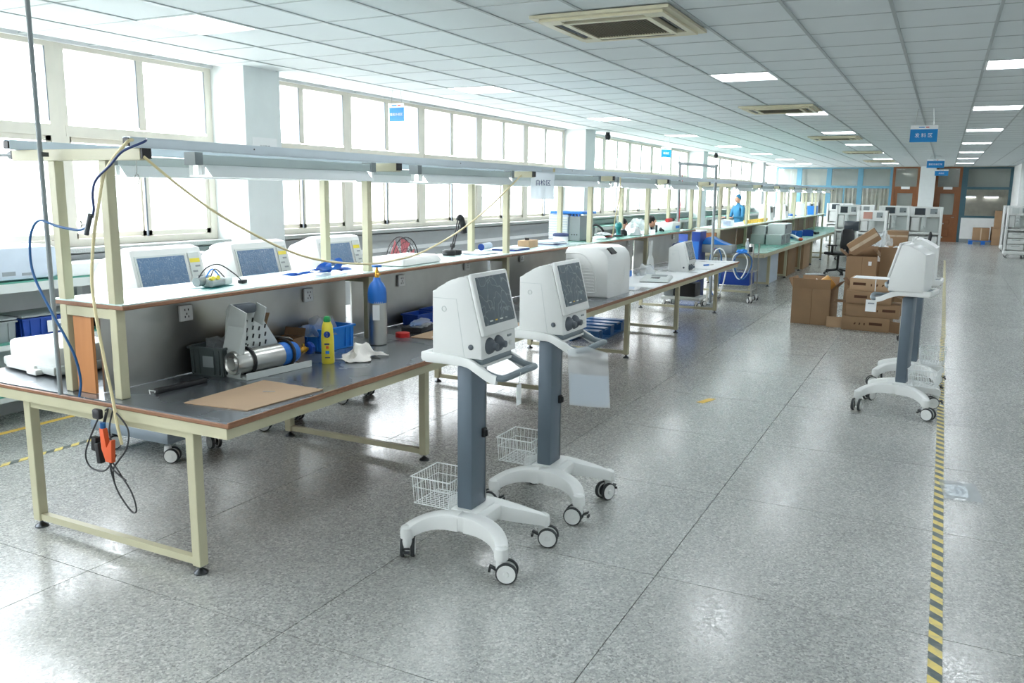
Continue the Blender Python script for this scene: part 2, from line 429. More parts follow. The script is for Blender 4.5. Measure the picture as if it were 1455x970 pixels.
# ceiling: tees, tiles
TX0, TY0, P6 = -5.8, -6.47, .6
lights = [(x, 4.33+4.2*k) for x in (-5.2, -2.2, .2, 3.2) for k in range(-2, 8)]
acs = [(-2.1, 5.75+6.4*k) for k in range(5)]
def occupied(x, y):
    for lx, ly in lights:
        if abs(x-(lx+.3)) < .35 and abs(y-(ly+.3)) < .35: return True
    return False
b = MB(); b.box(((XL+XR)/2, (YB+YF+4)/2, ZC+.28), (XR-XL+.6, YF-YB+4.6, .06)); ceiling = struct(b.build('ceiling', 'ceiling_white'))
b = MB(); b.mats = ['tee_grey']
x = TX0
gx = []; 
while x < XR: gx.append(x); x += P6
gy = []; y = TY0
while y < YF: gy.append(y); y += P6
gy = [y for y in gy if y > YB]
for x in gx: b.box((x, (YB+YF)/2, ZC+.004), (.022, YF-YB, .012))
for y in gy: b.box(((XL+XR)/2, y, ZC+.0075), (XR-XL, .016, .009))
g_ = b.build('ceiling_grid', None, ceiling, smooth=False); g_['kind'] = 'stuff'
tb = MB(); tb.box((0, 0, .012), (.586, .586, .014), bev=.004, seg=1); tile0 = None; tme = None
cells = []
gxx = [gx[0]-P6]+gx
for x in gxx:
    for y in gy[:-1] + [gy[-1]]:
        cx, cyy = x+.3, y+.3
        if cyy > YF or occupied(cx, cyy): continue
        v = Vector((cx, cyy, ZC-HC)); dep = v.dot(FW)
        vis = False
        if dep > .2:
            px = 727.5+F*v.dot(R2)/dep; py = 485-F*v.dot(U2)/dep
            vis = -60 < px < 1515 and -40 < py < 400
        cells.append((0 if vis else 1, dep if vis else abs(dep), cx, cyy))
cells.sort(key=lambda c: (c[0], c[1]))
rest = MB(); rest.mats = ['ceiling_white']
for k, (nv, dd, cx, cyy) in enumerate(cells):
    if k < 300:
        if tile0 is None: tile0 = tb.build('ceiling_tile', 'ceiling_white', ceiling); o = tile0
        else: o = tile0.copy(); COL.objects.link(o)
        o.location = (cx, cyy, ZC)
    else: rest.box((cx, cyy, ZC+.012), (.586, .586, .014))
o = rest.build('ceiling_tile', None, ceiling, smooth=False); o['kind'] = 'stuff'

# window wall on the left: below sill, above windows, pillars
def wallbox(name, c, d, m='white_paint'):
    q = MB(); q.box(c, d); return struct(q.build(name, m))
ZS, ZT = 1.29, 2.94
wl = wallbox('wall_left', (XL-.1, (YB+YF+4)/2, ZS/2), (.2, YF-YB+4, ZS), 'grey_wall')
struct(part('wall_top', 'white_paint', wl, ('box', (XL-.1, (YB+YF+4)/2, (ZT+ZC+.28)/2), (.2, YF-YB+4, ZC+.28-ZT))))
PIL = [-2.44+8.72*k for k in (0, 1, 2, 3, 4)]; PW = .5     # near edge of each pillar
for k, py in enumerate(PIL):
    q = MB(); q.box((XL+.125, py+PW/2, ZC/2+.01), (.55, PW, ZC+.02), bev=.006, seg=1); o = struct(q.build('trim_%d' % (k+1), 'pillar_paint'))
# pillar notice (small printed lines)
o = part('trim_notice', 'paper', C['trim_2'], ('box', (XL+.402, 6.53, 2.08), (.003, .34, .42)))
for r in range(3):
    text('notice_line', '▲ 工艺要求 作业指导' if r else '车间管理', .035, 'grey_mark', C['trim_2'], (XL+.4045, 6.53, 2.2-.06*r), (PI/2, 0, PI/2))
wn = 0
frames_cache = {}
def window_unit(y0, w):
    """one window bay unit: frame, transom, two fixed top lights, two sliding sashes below"""
    global wn; wn += 1
    nm = 'window_%d' % wn
    fr = MB(); fr.mats = ['window_frame']
    X = 0; zt0, zt1 = 2.20, 2.29
    fr.box((X, .04, (ZS+ZT)/2), (.09, .08, ZT-ZS)); fr.box((X, w-.04, (ZS+ZT)/2), (.09, .08, ZT-ZS))
    fr.box((X, w/2, ZT-.02), (.088, w-.1, .04)); fr.box((X, w/2, ZS+.03), (.088, w-.1, .06)); fr.box((X, w/2, (zt0+zt1)/2), (.10, w-.1, zt1-zt0))
    fr.box((X, w/2, (zt1+ZT)/2), (.08, .075, ZT-zt1-.02))
    for yy in (w/2-.042, w-.084): fr.box((.036, yy, (zt1+ZT)/2), (.012, .008, ZT-zt1-.05), 'frame_dark')
    root = fr.build(nm, None); struct(root); root.location = (XL-.08, y0, 0)
    for s in (0, 1):
        ya, yb = (.07, w/2+.02) if s == 0 else (w/2-.02, w-.07); xx = .018 if s else -.018
        sh = MB(); sh.mats = ['window_frame', 'frame_dark']; za, zb = ZS+.06, zt0
        for yy in (ya+.028, yb-.028): sh.box((xx, yy, (za+zb)/2), (.03, .056, zb-za))
        for zz in (za+.025, zb-.02): sh.box((xx, (ya+yb)/2, zz), (.03, yb-ya, .045))
        sh.box((xx+.018, (yb if s == 0 else ya)-.004*(1 if s == 0 else -1), (za+zb)/2), (.012, .016, zb-za), 'frame_dark')
        so = sh.build('window_sash', None, root)
        part('window_pane', 'window_glass', so, ('box', (xx, (ya+yb)/2, (za+zb)/2), (.006, yb-ya-.07, zb-za-.07)))
        y1, y2 = (.07, w/2-.025) if s == 0 else (w/2+.025, w-.07)
        part('window_pane', 'window_glass', root, ('box', (0, (y1+y2)/2, (zt1+ZT-.04)/2), (.006, y2-y1+.006, ZT-.04-zt1+.006)))
    return root
for py in PIL[:-1]:
    a = py+PW; n = 5
    for k in range(n): window_unit(a+1.644*k, 1.644)
for k in range(2): window_unit(PIL[0]-1.644*(k+1), 1.644)
window_unit(PIL[-1]+PW, 1.644); window_unit(PIL[-1]+PW+1.644, 1.3)
# pale low building across the yard, faint through the lower panes
t = thing('building', 'pale low building with square windows seen faintly through the lower panes', 'building', (-16.5, 22, 0))
part('wall', 'white_paint', t, ('box', (0, 10, -1.0), (1.0, 76, 7.9)))
bwm = None
for k in range(18):
    y = -26+4*k
    if bwm is None:
        q = MB(); q.mats = ['window_frame']
        for yy in (-.95, 0, .95): q.box((.52, yy, 1.3), (.08, .07, 1.7))
        for zz in (.45, 1.6, 2.15): q.box((.52, 0, zz), (.075, 1.83, .07))
        bwm = q.build('window', None, t); w_ = bwm; pn = part('pane', 'mid_grey', w_, ('box', (.51, 0, 1.3), (.02, 1.86, 1.68)))
    else: w_ = copy_tree(bwm, t)
    w_.location = (0, y, 0)
# stone sill ledge between pillars
seg = [(YB, PIL[0])] + [(PIL[i]+PW, PIL[i+1]) for i in range(4)] + [(PIL[4]+PW, YF)]
for i, (a, c_) in enumerate(seg):
    q = MB(); q.box((XL+.05, (a+c_)/2, ZS-.02), (.20, c_-a-.004, .04), 'sill_stone', bev=.004, seg=1); q.box((XL+.03, (a+c_)/2, ZS-.10), (.06, c_-a-.004, .08), 'grey_wall')
    struct(q.build('trim_%d' % (11+i), None))
wallbox('wall_right', (XR+.1, (YB+YF+4)/2, ZC/2), (.2, YF-YB+4, ZC+.5))
wallbox('wall_back', ((XL+XR)/2, YB-.1, ZC/2), (XR-XL+.4, .2, ZC+.5))
# partition wall on the far right with cyan lettering
wr = wallbox('wall_partition', (XR-1.45, 36.2, ZC/2), (3.0, 3.6, ZC+.02), 'white_paint')
for t, z, sz in (('车', 2.42, .28), ('间', 2.06, .28), ('1.4', 1.62, .26)):
    text('wall_letter', t, sz, 'sign_blue', wr, (XR-2.95-.002+.35, 34.4-.002, z), (PI/2, 0, 0), .004)

# far glazed partition
wf = wallbox('wall_far', ((XL+XR)/2, YF+4.1, ZC/2), (XR-XL+.4, .2, ZC+.5), 'curtain')
def farbox(name, x0, x1, z0, z1, m, y=YF, t=.1, parent=None):
    return part(name, m, parent, ('box', ((x0+x1)/2, y, (z0+z1)/2), (x1-x0, t, z1-z0)))
def curtain(x0, x1, z0, z1, parent, m='curtain'):
    q = MB(); nx = 60; q.grid(lambda u, v: Vector((x0+(x1-x0)*u, YF+.45+.05*math.sin(u*(x1-x0)*38+v*.8)+.02*math.sin(u*71), z0+(z1-z0)*v)), nx, 2, m); return q.build('curtain', None, parent)
def blue_window(n, x0, x1, zb, zm, m, mull=0, cur='curtain', top_cur='blind_grey'):
    q = MB(); q.mats = [m]
    for xx in (x0+.05, x1-.05): q.box((xx, YF, (zb+2.93)/2), (.1, .12, 2.93-zb))
    for zz, h in ((2.9, .06), (zm, .1), (zb+.04, .08)): q.box(((x0+x1)/2, YF, zz), (x1-x0-.2, .11, h))
    for k in range(mull): q.box((x0+(x1-x0)*(k+1)/(mull+1), YF, (zb+zm)/2), (.05, .09, zm-zb))
    w = struct(q.build('window_%d' % n, None))
    farbox('window_pane', x0+.1, x1-.1, zm+.05, 2.87, 'window_glass', YF, .01, w)
    e = [x0+.1+(x1-x0-.2)*k/(mull+1) for k in range(mull+2)]
    for k in range(mull+1): farbox('window_pane', e[k]+.02, e[k+1]-.02, zb+.08, zm-.05, 'window_glass', YF, .01, w)
    if cur: curtain(x0+.02, x1-.02, zb, zm, w, cur)
    if top_cur: farbox('blind', x0+.05, x1-.05, zm, 2.93, top_cur, YF+.3, .02, w)
    return w
bx = [-6.6, -5.62, -4.42, -3.2, -1.98]
for k in range(4): blue_window(40+k, bx[k], bx[k+1], .9, 2.13, 'frame_blue', 1 if k in (1, 2) else 0)
farbox('wall_far_sill', -6.6, -1.98, 0, .9, 'white_paint'); struct(C['wall_far_sill'])
w5 = blue_window(44, .62, 2.25, .97, 2.12, 'frame_teal', 0, None)
struct(farbox('wall_under_window', .62, 2.25, 0, .97, 'white_paint'))
struct(farbox('baseboard_far', .62, 2.25, 0, .15, 'mid_grey', YF-.06, .02))
struct(farbox('wall_jamb', .52, .62, 0, 2.94, 'frame_teal', YF))
q = MB(); q.box((-.70, YF-.1, 1.48), (.56, .5, 2.96)); struct(q.build('trim_20', 'pillar_paint'))
def door(n, x0, x1):
    q = MB(); q.mats = ['door_wood']
    for xx in (x0+.05, x1-.05): q.box((xx, YF, 1.47), (.1, .13, 2.94))
    q.box(((x0+x1)/2, YF, 2.10), (x1-x0-.2, .13, .12)); q.box(((x0+x1)/2, YF, 2.91), (x1-x0-.2, .12, .06))
    d = struct(q.build('door_%d' % n, None))
    a, c_ = x0+.1, x1-.1; mid = (a+c_)/2
    l = MB(); l.mats = ['door_wood']
    for xx in (a+.06, c_-.06): l.box((xx, YF-.01, 1.02), (.12, .05, 2.04))
    for zz, h in ((1.97, .14), (1.0, .16), (.62, .08), (.1, .2)): l.box((mid, YF-.01, zz), (c_-a-.24, .05, h))
    l.box((mid, YF, .36), (c_-a-.2, .02, .5)); l.box((mid, YF, .8), (c_-a-.2, .02, .3))
    l.box((mid, YF-.03, .36), (c_-a-.42, .02, .30), bev=.01, seg=1); l.box((mid, YF-.03, .79), (c_-a-.42, .02, .14), bev=.01, seg=1)
    lo = l.build('door_leaf', None, d)
    farbox('door_pane', a+.1, c_-.1, 1.06, 1.92, 'window_glass', YF-.01, .01, lo)
    farbox('door_blind', a+.1, c_-.1, 1.06, 1.92, 'blind_grey', YF+.2, .01, lo)
    part('door_handle', 'steel', lo, ('tube', [(c_-.06, YF-.04, .98), (c_-.06, YF-.08, .98), (c_-.16, YF-.08, .98)], .012))
    part('door_plate', 'paper', d, ('box', (mid, YF-.075, 2.11), (.32, .012, .1)))
    farbox('transom_pane', a, c_, 2.16, 2.88, 'window_glass', YF, .01, d)
    farbox('blind', a, c_, 2.16, 2.9, 'blind_grey', YF+.3, .02, d)
door(1, -1.98, -.98); door(2, -.42, .52)
# office seen through the right-hand far window
q = MB(); q.box((1.4, YF+2.6, .5), (2.0, .6, .04), 'white_top'); [q.box((xx, YF+2.6, .25), (.05, .5, .48), 'mid_grey') for xx in (.5, 1.4, 2.3)]
tag(q.build('office_desk', None), 'white desk in the office behind the far right-hand blue-framed window', 'desk')
for i, xx in enumerate((.9, 1.75)):
    t = thing('wall_lamp', ('left' if i == 0 else 'right')+' one of two lit strip lamps seen through the far blue-framed window', 'lamp', (xx, YF+3.95, 1.78))
    part('housing', 'lamp_white', t, ('box', (0, 0, .04), (.56, .08, .05))); part('tube', 'tube_light', t, ('cyl', (-.26, -.01, 0), (.26, -.01, 0), .022))

# ceiling lights
rowname = {-5.2: 'nearest the windows', -2.2: 'above the middle aisle', .2: 'above the striped floor tape', 3.2: 'along the right wall'}
fb = None
for lx in (-5.2, -2.2, .2, 3.2):
    vis = 0
    for k in range(-2, 8):
        ly = 4.33+4.2*k
        v = Vector((lx+.3, ly+.3, ZC-HC)); dep = v.dot(FW); inv = dep > .3 and -40 < 727.5+F*v.dot(R2)/dep < 1490 and 485-F*v.dot(U2)/dep > -30
        if inv: lab = '%s square ceiling light from the camera in the row %s' % (ORD[vis], rowname[lx]); vis += 1
        else: lab = 'square ceiling light outside the picture, %s, number %s of its row' % (rowname[lx], ORD[k+2])
        grp = 'ceiling light panels' if inv else 'ceiling light panels out of view '+rowname[lx]
        t = thing('ceiling_light', lab, 'light', (lx+.3, ly+.3, ZC), 0, grp)
        if fb is None:
            fb = MB(); fb.mats = ['lamp_white']
            for s in (-1, 1): fb.box((s*.285, 0, .012), (.022, .59, .03)); fb.box((0, s*.285, .012), (.546, .022, .029))
            f0 = fb.build('frame', None, t); d0 = part('diffuser', 'panel_light', t, ('box', (0, 0, .014), (.548, .548, .01)))
        else:
            for o in (f0, d0): c = o.copy(); COL.objects.link(c); c.parent = t

# cassette air conditioners
def cassette():
    t = thing('air_conditioner', '', 'air conditioner')
    q = MB(); q.mats = ['ac_cream']; S = .475
    # sloped outer frame ring made of four trapezoid bars, with vents between ring and grille
    for a in range(4):
        R = Matrix.Rotation(a*PI/2, 4, 'Z')
        q.prism([(-S, -S), (S, -S), (S-.05, -S+.05), (-S+.05, -S+.05)], -.02, .0, None, 'XY', 0, R)
        q.prism([(-S+.05, -S+.05), (S-.05, -S+.05), (S-.09, -S+.09), (-S+.09, -S+.09)], -.036, -.006, None, 'XY', 0, R)
        q.prism([(-.31, -.31), (.31, -.31), (.27, -.27), (-.27, -.27)], -.04, -.01, None, 'XY', 0, R)
        for s in (-1, 1): q.box(R @ Vector((s*.335, -.347, -.022)), (.10, .08, .028) if a % 2 == 0 else (.08, .10, .028))
    q.build('body', None, t)
    part('backing', 'black', t, ('box', (0, 0, -.004), (.78, .78, .006)))
    g = MB(); g.mats = ['ac_grille']; g.box((0, 0, -.022), (.54, .54, .01))
    for i in range(27): g.box((-.26+.02*i, 0, -.031), (.006, .53, .008))
    go = g.build('grille', None, t)
    for a in range(4):
        R = Matrix.Rotation(a*PI/2, 4, 'Z')
        v = MB(); v.box((0, -.347, -.018), (.54, .05, .006), 'dark_steel', rx=.5); o = v.build('vent_flap', None, t); o.rotation_euler = (0, 0, a*PI/2)
    return t
ac0 = cassette()
aclab = ['large cream cassette air conditioner nearest the camera, at the top of the picture'] + ['cream cassette air conditioner in the ceiling, %s along the row' % ORD[k] for k in range(1, 5)]
for k, (x, y) in enumerate(acs):
    t = ac0 if k == 0 else copy_tree(ac0)
    t.location = (x, y, ZC-.003); t['label'] = aclab[k]; t['group'] = 'cassette air conditioners'

# dark round cctv cameras near the ceiling by the window wall
for i, (x, y, l) in enumerate(((-5.95, 15.75, 'small black dome camera by the second window pillar'), (-5.95, 24.5, 'small black dome camera by the third window pillar'))):
    t = thing('security_camera', l, 'camera', (x, y, 2.94), 0, 'dome cameras under the ceiling')
    part('mount', 'black', t, ('cyl', (0, 0, 0), (0, 0, -.05), .04)); part('dome', 'black', t, ('lathe', [(.04, -.04), (.055, -.06), (.055, -.11), (.04, -.14), (.015, -.15)]))

# hanging signs
def hsign(x, y, w, h, label, big, ztop=2.8, rz=0, sz=.07, zc=ZC):
    t = thing('hanging_sign', label, 'sign', (x, y, ztop), rz, 'blue hanging area signs')
    part('board', 'sign_blue', t, ('box', (0, 0, -h/2-.05), (w, .012, h)))
    part('header', 'paper', t, ('box', (0, 0, -.025), (w, .013, .05)))
    text('lettering', big, sz, 'paper', t, (0, -.0075, -h/2-.05), (PI/2, 0, 0))
    part('logo', 'sign_blue', t, ('box', (-.03, -.008, -.025), (.07, .003, .012))); part('logo', 'red', t, ('box', (.04, -.008, -.025), (.04, .003, .012)))
    part('hanger', 'steel', t, ('tube', [(-w*.35, 0, -.002), (-w*.28, 0, zc-ztop), (w*.28, 0, zc-ztop), (w*.35, 0, -.002)], .0025, None, 6))
hsign(-5.87, 8.5, .21, .16, 'small blue hanging sign in front of the windows beside the near pillar', '整机外观区', 2.80, 0, .036)
hsign(-5.3, 17.5, .24, .16, 'small blue hanging sign far along the window side', '检验区', 2.74, .9, .05)
hsign(-.34, 12.9, .335, .17, 'blue hanging sign with three white characters over the cartons', '发 料 区', 2.955-.22, 0, .062)
hsign(-.35, 28.0, .46, .20, 'farther blue hanging sign with one line of small white characters', '整机包装区域', 2.86, 0, .06)
hsign(-.2, 33.0, .42, .16, 'farthest blue hanging sign, half behind another one', '成品区', 2.70, 0, .06)

# ================================================================ WORKBENCHES (row with steel tops)
ZB = .785
def bench(label, y0, y1, frames, x0, x1, lx0, lx1, top, grp, trim='edge_wood', corner=0):
    t = thing('workbench', label, 'workbench', ((x0+x1)/2, y0, 0), 0, grp)
    cx = (x0+x1)/2
    L0, L1 = lx0-cx, lx1-cx; a, c_ = x0-cx, x1-cx; n = y1-y0
    q = MB(); q.mats = [top]
    if corner:
        pts = [(a, 0)]+[(c_-corner+corner*math.sin(k*PI/12), corner-corner*math.cos(k*PI/12)) for k in range(7)]+[(c_, n-.002), (a, n-.002)]
        q.prism(pts, ZB-.006, ZB, None, 'XY')
        q.build('tabletop', None, t)
        q = MB(); q.prism([(p[0]*1.0, p[1]) for p in pts], ZB-.03, ZB-.006, trim, 'XY'); q.build('edge_trim', None, t)
    else:
        q.box((0, n/2, ZB-.004), (c_-a-.016, n-.004-.01, .008)); q.build('tabletop', None, t)
        e = MB(); e.mats = [trim]; e.box((0, n/2, ZB-.0175), (c_-a, n-.002, .021), bev=.004, seg=1)
        for s in (a+.004, c_-.004): e.box((s, n/2, ZB-.004), (.008, n-.002, .009))
        e.build('edge_trim', None, t)
    f = MB(); f.mats = ['beige_metal']
    for yy in (.03, n-.03): f.box((0, yy, ZB-.055), (c_-a-.04, .045, .05))
    for xx in (a+.045, c_-.045): f.box((xx, n/2, ZB-.055), (.045, n-.1, .05))
    f.build('apron', None, t)
    for fy in frames:
        yy = fy-y0
        for xx in (L0, L1):
            l = MB(); l.mats = ['beige_metal', 'dark_steel']; l.box((xx, yy, (.04+ZB-.08)/2), (.052, .052, ZB-.12), bev=.003, seg=1)
            lo = l.build('leg', None, t)
            part('foot', 'dark_steel', lo, ('lathe', [(.008, .042), (.008, .026), (.014, .022), (.034, .008), (.034, 0)], None, 14, (xx, yy, 0)))
        r = MB(); r.mats = ['beige_metal']; r.box(((L0+L1)/2, yy, .0625), (L1-L0-.05, .034, .035)); r.build('stretcher', None, t)
        part('top_rail', 'beige_metal', t, ('box', ((L0+L1)/2, yy, ZB-.10), (L1-L0-.05, .04, .04)))
    return t
YA = [2.60, 4.68, 6.70, 8.70, 10.70, 12.95]
FA = [[2.66, 4.60], [6.66], [8.68], [10.62], [12.72]]
topsA = ['steel_top', 'steel_top', 'steel_top', 'white_top', 'white_top']
la = ['nearest steel-topped workbench with a brown edge and beige legs', 'second workbench of the steel-topped row, behind the two front monitor carts',
      'third workbench of the row, carrying the big white ribbed housing', 'fourth workbench of the row, covered with white paper and a flat keypad',
      'last workbench of the near row, with the small monitor, ending at the hose trolley']
G_A = 'workbenches of the near row'
for i in range(5): bench(la[i], YA[i], YA[i+1], FA[i], -4.65, -2.70, -4.16, -2.985, topsA[i], G_A)
YBn = [15.0+1.99*k for k in range(8)]
for i in range(7):
    bench('%s green-topped workbench of the far row counting from the hose trolley' % ORD[i], YBn[i], YBn[i+1], [YBn[i]+(.25 if i == 0 else .0)+.05], -4.65, -2.70, -4.16, -2.985, 'green_top', 'workbenches of the far row', 'beige_metal', .14 if i == 0 else 0)

# upper shelves on posts
XF, XK = -3.47, -3.83
def upper_shelf(label, y0, y1, grp, first=False, last=False, top='mint_top', trim='edge_wood', panel='steel', outs=(), endp='orange_wood', zs=1.25):
    t = thing('upper_shelf', label, 'shelf', (0, y0, ZB), 0, grp); n = y1-y0
    T = lambda z: z-ZB
    q = MB(); q.mats = [top]; q.box(((XF+XK)/2, n/2, T(zs)-.003), (.50, n-.006, .006)); q.build('shelf_board', None, t)
    e = MB(); e.mats = [trim]; e.box(((XF+XK)/2, n/2, T(zs)-.0165), (.52, n-.004, .021), bev=.004, seg=1); e.build('shelf_edge', None, t)
    ends = [0.03] + ([n-.03] if last else [])
    for yy in ends:
        for xx in (XF+.0, XK):
            p = MB(); p.mats = ['beige_metal']; p.box((xx, yy, T((ZB+1.915)/2)), (.05, .05, 1.915-ZB-.002), bev=.003, seg=1); p.build('post', None, t)
        c_ = MB(); c_.mats = ['beige_metal', 'black']; c_.box((-3.665, yy, T(1.942)), (.91, .055, .052), bev=.002, seg=1)
        c_.box((-3.21+.006, yy, T(1.945)), (.012, .05, .046), 'black'); c_.box((-4.12-.006, yy, T(1.945)), (.012, .05, .046), 'black')
        c_.build('crossbeam', None, t)
        c2 = MB(); c2.mats = ['beige_metal']; c2.box(((XF+XK)/2, yy, T(zs)-.052), (XF-XK-.05, .045, .046)); c2.build('shelf_support', None, t)
    pa, pb = .06, n-(.06 if last else 0)
    for xx in (-3.646,):
        part('back_panel', panel, t, ('box', (xx, (pa+pb)/2, T((ZB+zs-.03)/2)), (.012, pb-pa-.006, zs-.03-ZB-.006)))
    if first:
        ew = .13 if trim == 'edge_wood' else .27
        part('end_panel', endp, t, ('box', (-3.785+ew/2, .03, T((ZB+zs-.08)/2)), (ew, .016, zs-.08-ZB-.004)))
    for (oy, oz) in outs:
        o = part('power_outlet', 'outlet', t, ('box', (-3.631, oy-y0, T(oz)), (.018, .086, .086), {'bev': .004}))
        b_ = MB(); b_.mats = ['black']
        for dy, dz in ((-.012, .018), (.012, .018), (0, -.004), (-.012, -.02), (.012, -.02)): b_.box((-3.6215, oy-y0+dy, T(oz+dz)), (.002, .005, .011))
        b_.build('socket_slots', None, o)
    return t
PA = [2.65, 4.63, 6.68, 8.68, 10.70, 12.93]
lsa = ['nearest white upper shelf on beige posts with an orange end board', 'second upper shelf, with the flat white bezel on it', 'third upper shelf, with the stack of papers and tape box',
       'fourth upper shelf, with the drill-like green tool', 'fifth upper shelf, with the big clear bag and red tool']
outsA = [((3.23, 1.125), (4.23, 1.12)), ((5.29, 1.12), (6.29, 1.165)), ((7.35, 1.165),), ((10.49, 1.15),), ((12.55, 1.15),)]
for i in range(5): upper_shelf(lsa[i], PA[i], PA[i+1], 'upper shelves of the near row', i == 0, i == 4, 'mint_top' if i < 3 else 'green_top', outs=outsA[i])
PB = [14.75]+[YBn[k] for k in range(1, 8)]
for i in range(7): upper_shelf('%s green upper shelf over the far green benches counting from the hose trolley' % ORD[i], PB[i], PB[i+1]-(.0), 'upper shelves of the far row', i == 0, i == 6, 'mint_top', 'beige_metal', 'brown_board', zs=1.2)

# long overhead channels resting on the crossbeams
RY1 = 29.0
for i, (x, l) in enumerate(((-3.225, 'long pale blue metal channel over the bench row, on the aisle side'), (-4.07, 'long pale blue metal channel over the bench row, on the window side'))):
    t = thing('overhead_channel', l, 'rail', (x, 2.60, 1.9685), 0, 'overhead channels'); n = RY1-2.6
    q = MB(); q.mats = ['aluminium']
    q.box((0, n/2, .002), (.046, n, .004)); q.box((-.021, n/2, .024), (.004, n, .042)); q.box((.021, n/2, .024), (.004, n, .042))
    q.box((-.014, n/2, .044), (.012, n, .003)); q.box((.014, n/2, .044), (.012, n, .003)); q.build('channel', None, t)
    part('end_cap', 'black', t, ('box', (0, -.0, .022), (.035, .012, .034)))
    for k in range(8): part('rivet', 'dark_steel', t, ('cyl', (.023, .75+2.1*k, .026), (.0245, .75+2.1*k, .026), .004))

# fluorescent batten lamps hung between the crossbeams
def batten():
    t = thing('tube_lamp', '', 'lamp'); L_ = 1.5
    q = MB(); q.mats = ['lamp_body']; q.box((0, L_/2, -.032), (.055, L_-.02, .05), bev=.004, seg=1)
    q.build('body', None, t)
    pf = [(-.028, -.056), (.028, -.056), (.085, -.115), (.08, -.117), (.026, -.06), (-.026, -.06), (-.08, -.117), (-.085, -.115)]
    r = MB(); r.mats = ['lamp_white']; r.prism(pf, .07, L_-.09, None, 'XZ'); r.build('reflector', None, t)
    for yy in (.05, L_-.05):
        [part('socket', 'lamp_white', t, ('box', (a_, yy, -.083), (.026, .022, .05))) for a_ in (-.03, .03)]
        part('bracket', 'mid_grey', t, ('box', (0, yy-.02 if yy < 1 else yy+.02, -.028), (.075, .05, .062)))
    for xx in (-.03, .03): part('tube', 'tube_light', t, ('cyl', (xx, .062, -.098), (xx, L_-.062, -.098), .0125))
    return t
bt = batten(); n_b = 0
cross = [p+.03 for p in PA[:-1]]+[12.9, PB[0]+.03]+[p+.03 for p in PB[1:-1]]
for i, cyy in enumerate(cross):
    for j, xx in enumerate((-3.335, -3.955)):
        if i == 5: continue
        t = bt if n_b == 0 else copy_tree(bt); n_b += 1
        t.location = (xx, cyy+.36, 1.966)
        k = i if i < 5 else i-1
        t['label'] = 'strip lamp over the benches, %s pair from the camera, %s side' % (ORD[k], 'aisle' if j == 0 else 'window'); t['group'] = 'strip lamps over the bench rows'

# vertical steel pipe from ceiling to the bench end
part_ = MB(); part_.tube([(-3.80, 2.585, ZB+.0), (-3.80, 2.585, ZC-.01)], .011, 'mid_grey', 10)
part_.build('conduit', 'mid_grey', None); tag(C['conduit'], 'thin vertical steel pipe from the ceiling to the near bench end', 'pipe')
part('clamp', 'dark_steel', C['conduit'], ('box', (-3.80, 2.60, 1.942), (.03, .034, .02)))
part('grey_conduit', 'mid_grey', None, ('tube', [(-4.122, 2.68, 1.945), (-4.17, 2.68, 1.945), (-4.172, 2.68, 1.945), (-6.49, 2.70, 1.95)], [.02, .02, .009, .009], None, 10))
tag(C['grey_conduit'], 'thin grey wire tube running from the near crossbeam towards the windows', 'wire')

# ================================================================ SIDE BENCHES under the windows
def side_bench(label, y0, y1, zt=1.09, zs=(.64, .25), xf=-6.1, top='green_top'):
    t = thing('side_bench', label, 'workbench', (xf, y0, 0), 0, 'long benches along the window wall'); n = y1-y0; d = XL-xf+.004
    w = -d
    part('worktop', top, t, ('box', (-w/2, n/2, zt-.006), (w, n, .012)))
    q = MB(); q.mats = ['plastic_grey']; q.box((-.02, n/2, zt-.046), (.04, n, .068)); q.build('apron', None, t)
    for z in zs:
        part('shelf_board', top, t, ('box', (-w/2, n/2, z-.006), (w, n, .012))); part('shelf_edge', 'plastic_grey', t, ('box', (-.016, n/2, z-.032), (.03, n, .04)))
    k = 0
    while k < n:
        yy = min(k+.03, n-.03)
        for xx in (-.03, -w+.03):
            part('leg', 'plastic_grey', t, ('box', (xx, yy, (zt-.08)/2), (.05, .05, zt-.08)))
        k += 1.9
    return t
side_bench('long green-topped side bench with two lower shelves under the nearest windows', .8, 6.2)
side_bench('long green-topped side bench under the windows beyond the near pillar', 15.7, 23.6, 1.12)
side_bench('farthest long green-topped side bench under the windows', 24.4, 32.3, 1.12)

# floor tapes
def tape(name, label, x, y0, y1, w, m):
    q = MB(); q.box((x, (y0+y1)/2, .0010), (w, y1-y0, .0016)); o = q.build(name, m); return tag(o, label, 'tape')
tape('floor_tape', 'yellow and black striped floor tape in the aisle', .128, 1.2, 12.0, .052, 'hazard')
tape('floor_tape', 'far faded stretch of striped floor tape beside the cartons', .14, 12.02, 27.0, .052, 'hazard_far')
tape('floor_tape', 'yellow and black floor tape under the near bench row', -5.32, 1.6, 7.5, .05, 'hazard')
tape('floor_tape', 'plain yellow floor tape in front of the window bench', -6.02, 1.6, 9.0, .055, 'yellow_tape')
q = MB(); q.prism([(-.06, -.1), (.0, -.11), (.05, .03), (.06, .1), (.0, .09)], .0, .0015, None, 'XY'); o = q.build('tape_scrap', 'yellow_tape'); o.location = (-1.72, 7.2, .0004); tag(o, 'small yellow tape scrap on the floor in mid aisle', 'tape')
t = thing('paper_bag', 'crumpled clear bag with a white paper slip on the floor right of the striped tape', 'bag', (.245, 5.68, 0), .1)
part('film', 'clear_sleeve', t, ('grid', lambda u, v: Vector(((u-.5)*.21, (v-.5)*.36, .006+.008*abs(noise.noise(Vector((u*6, v*8, 3)))))), 10, 12))
part('slip', 'paper', t, ('box', (-.02, 0, .003), (.12, .22, .003)), ('box', (-.02, 0, .0052), (.015, .14, .001), 'grey_mark'), ('box', (.012, 0, .0052), (.012, .1, .001), 'grey_mark'))

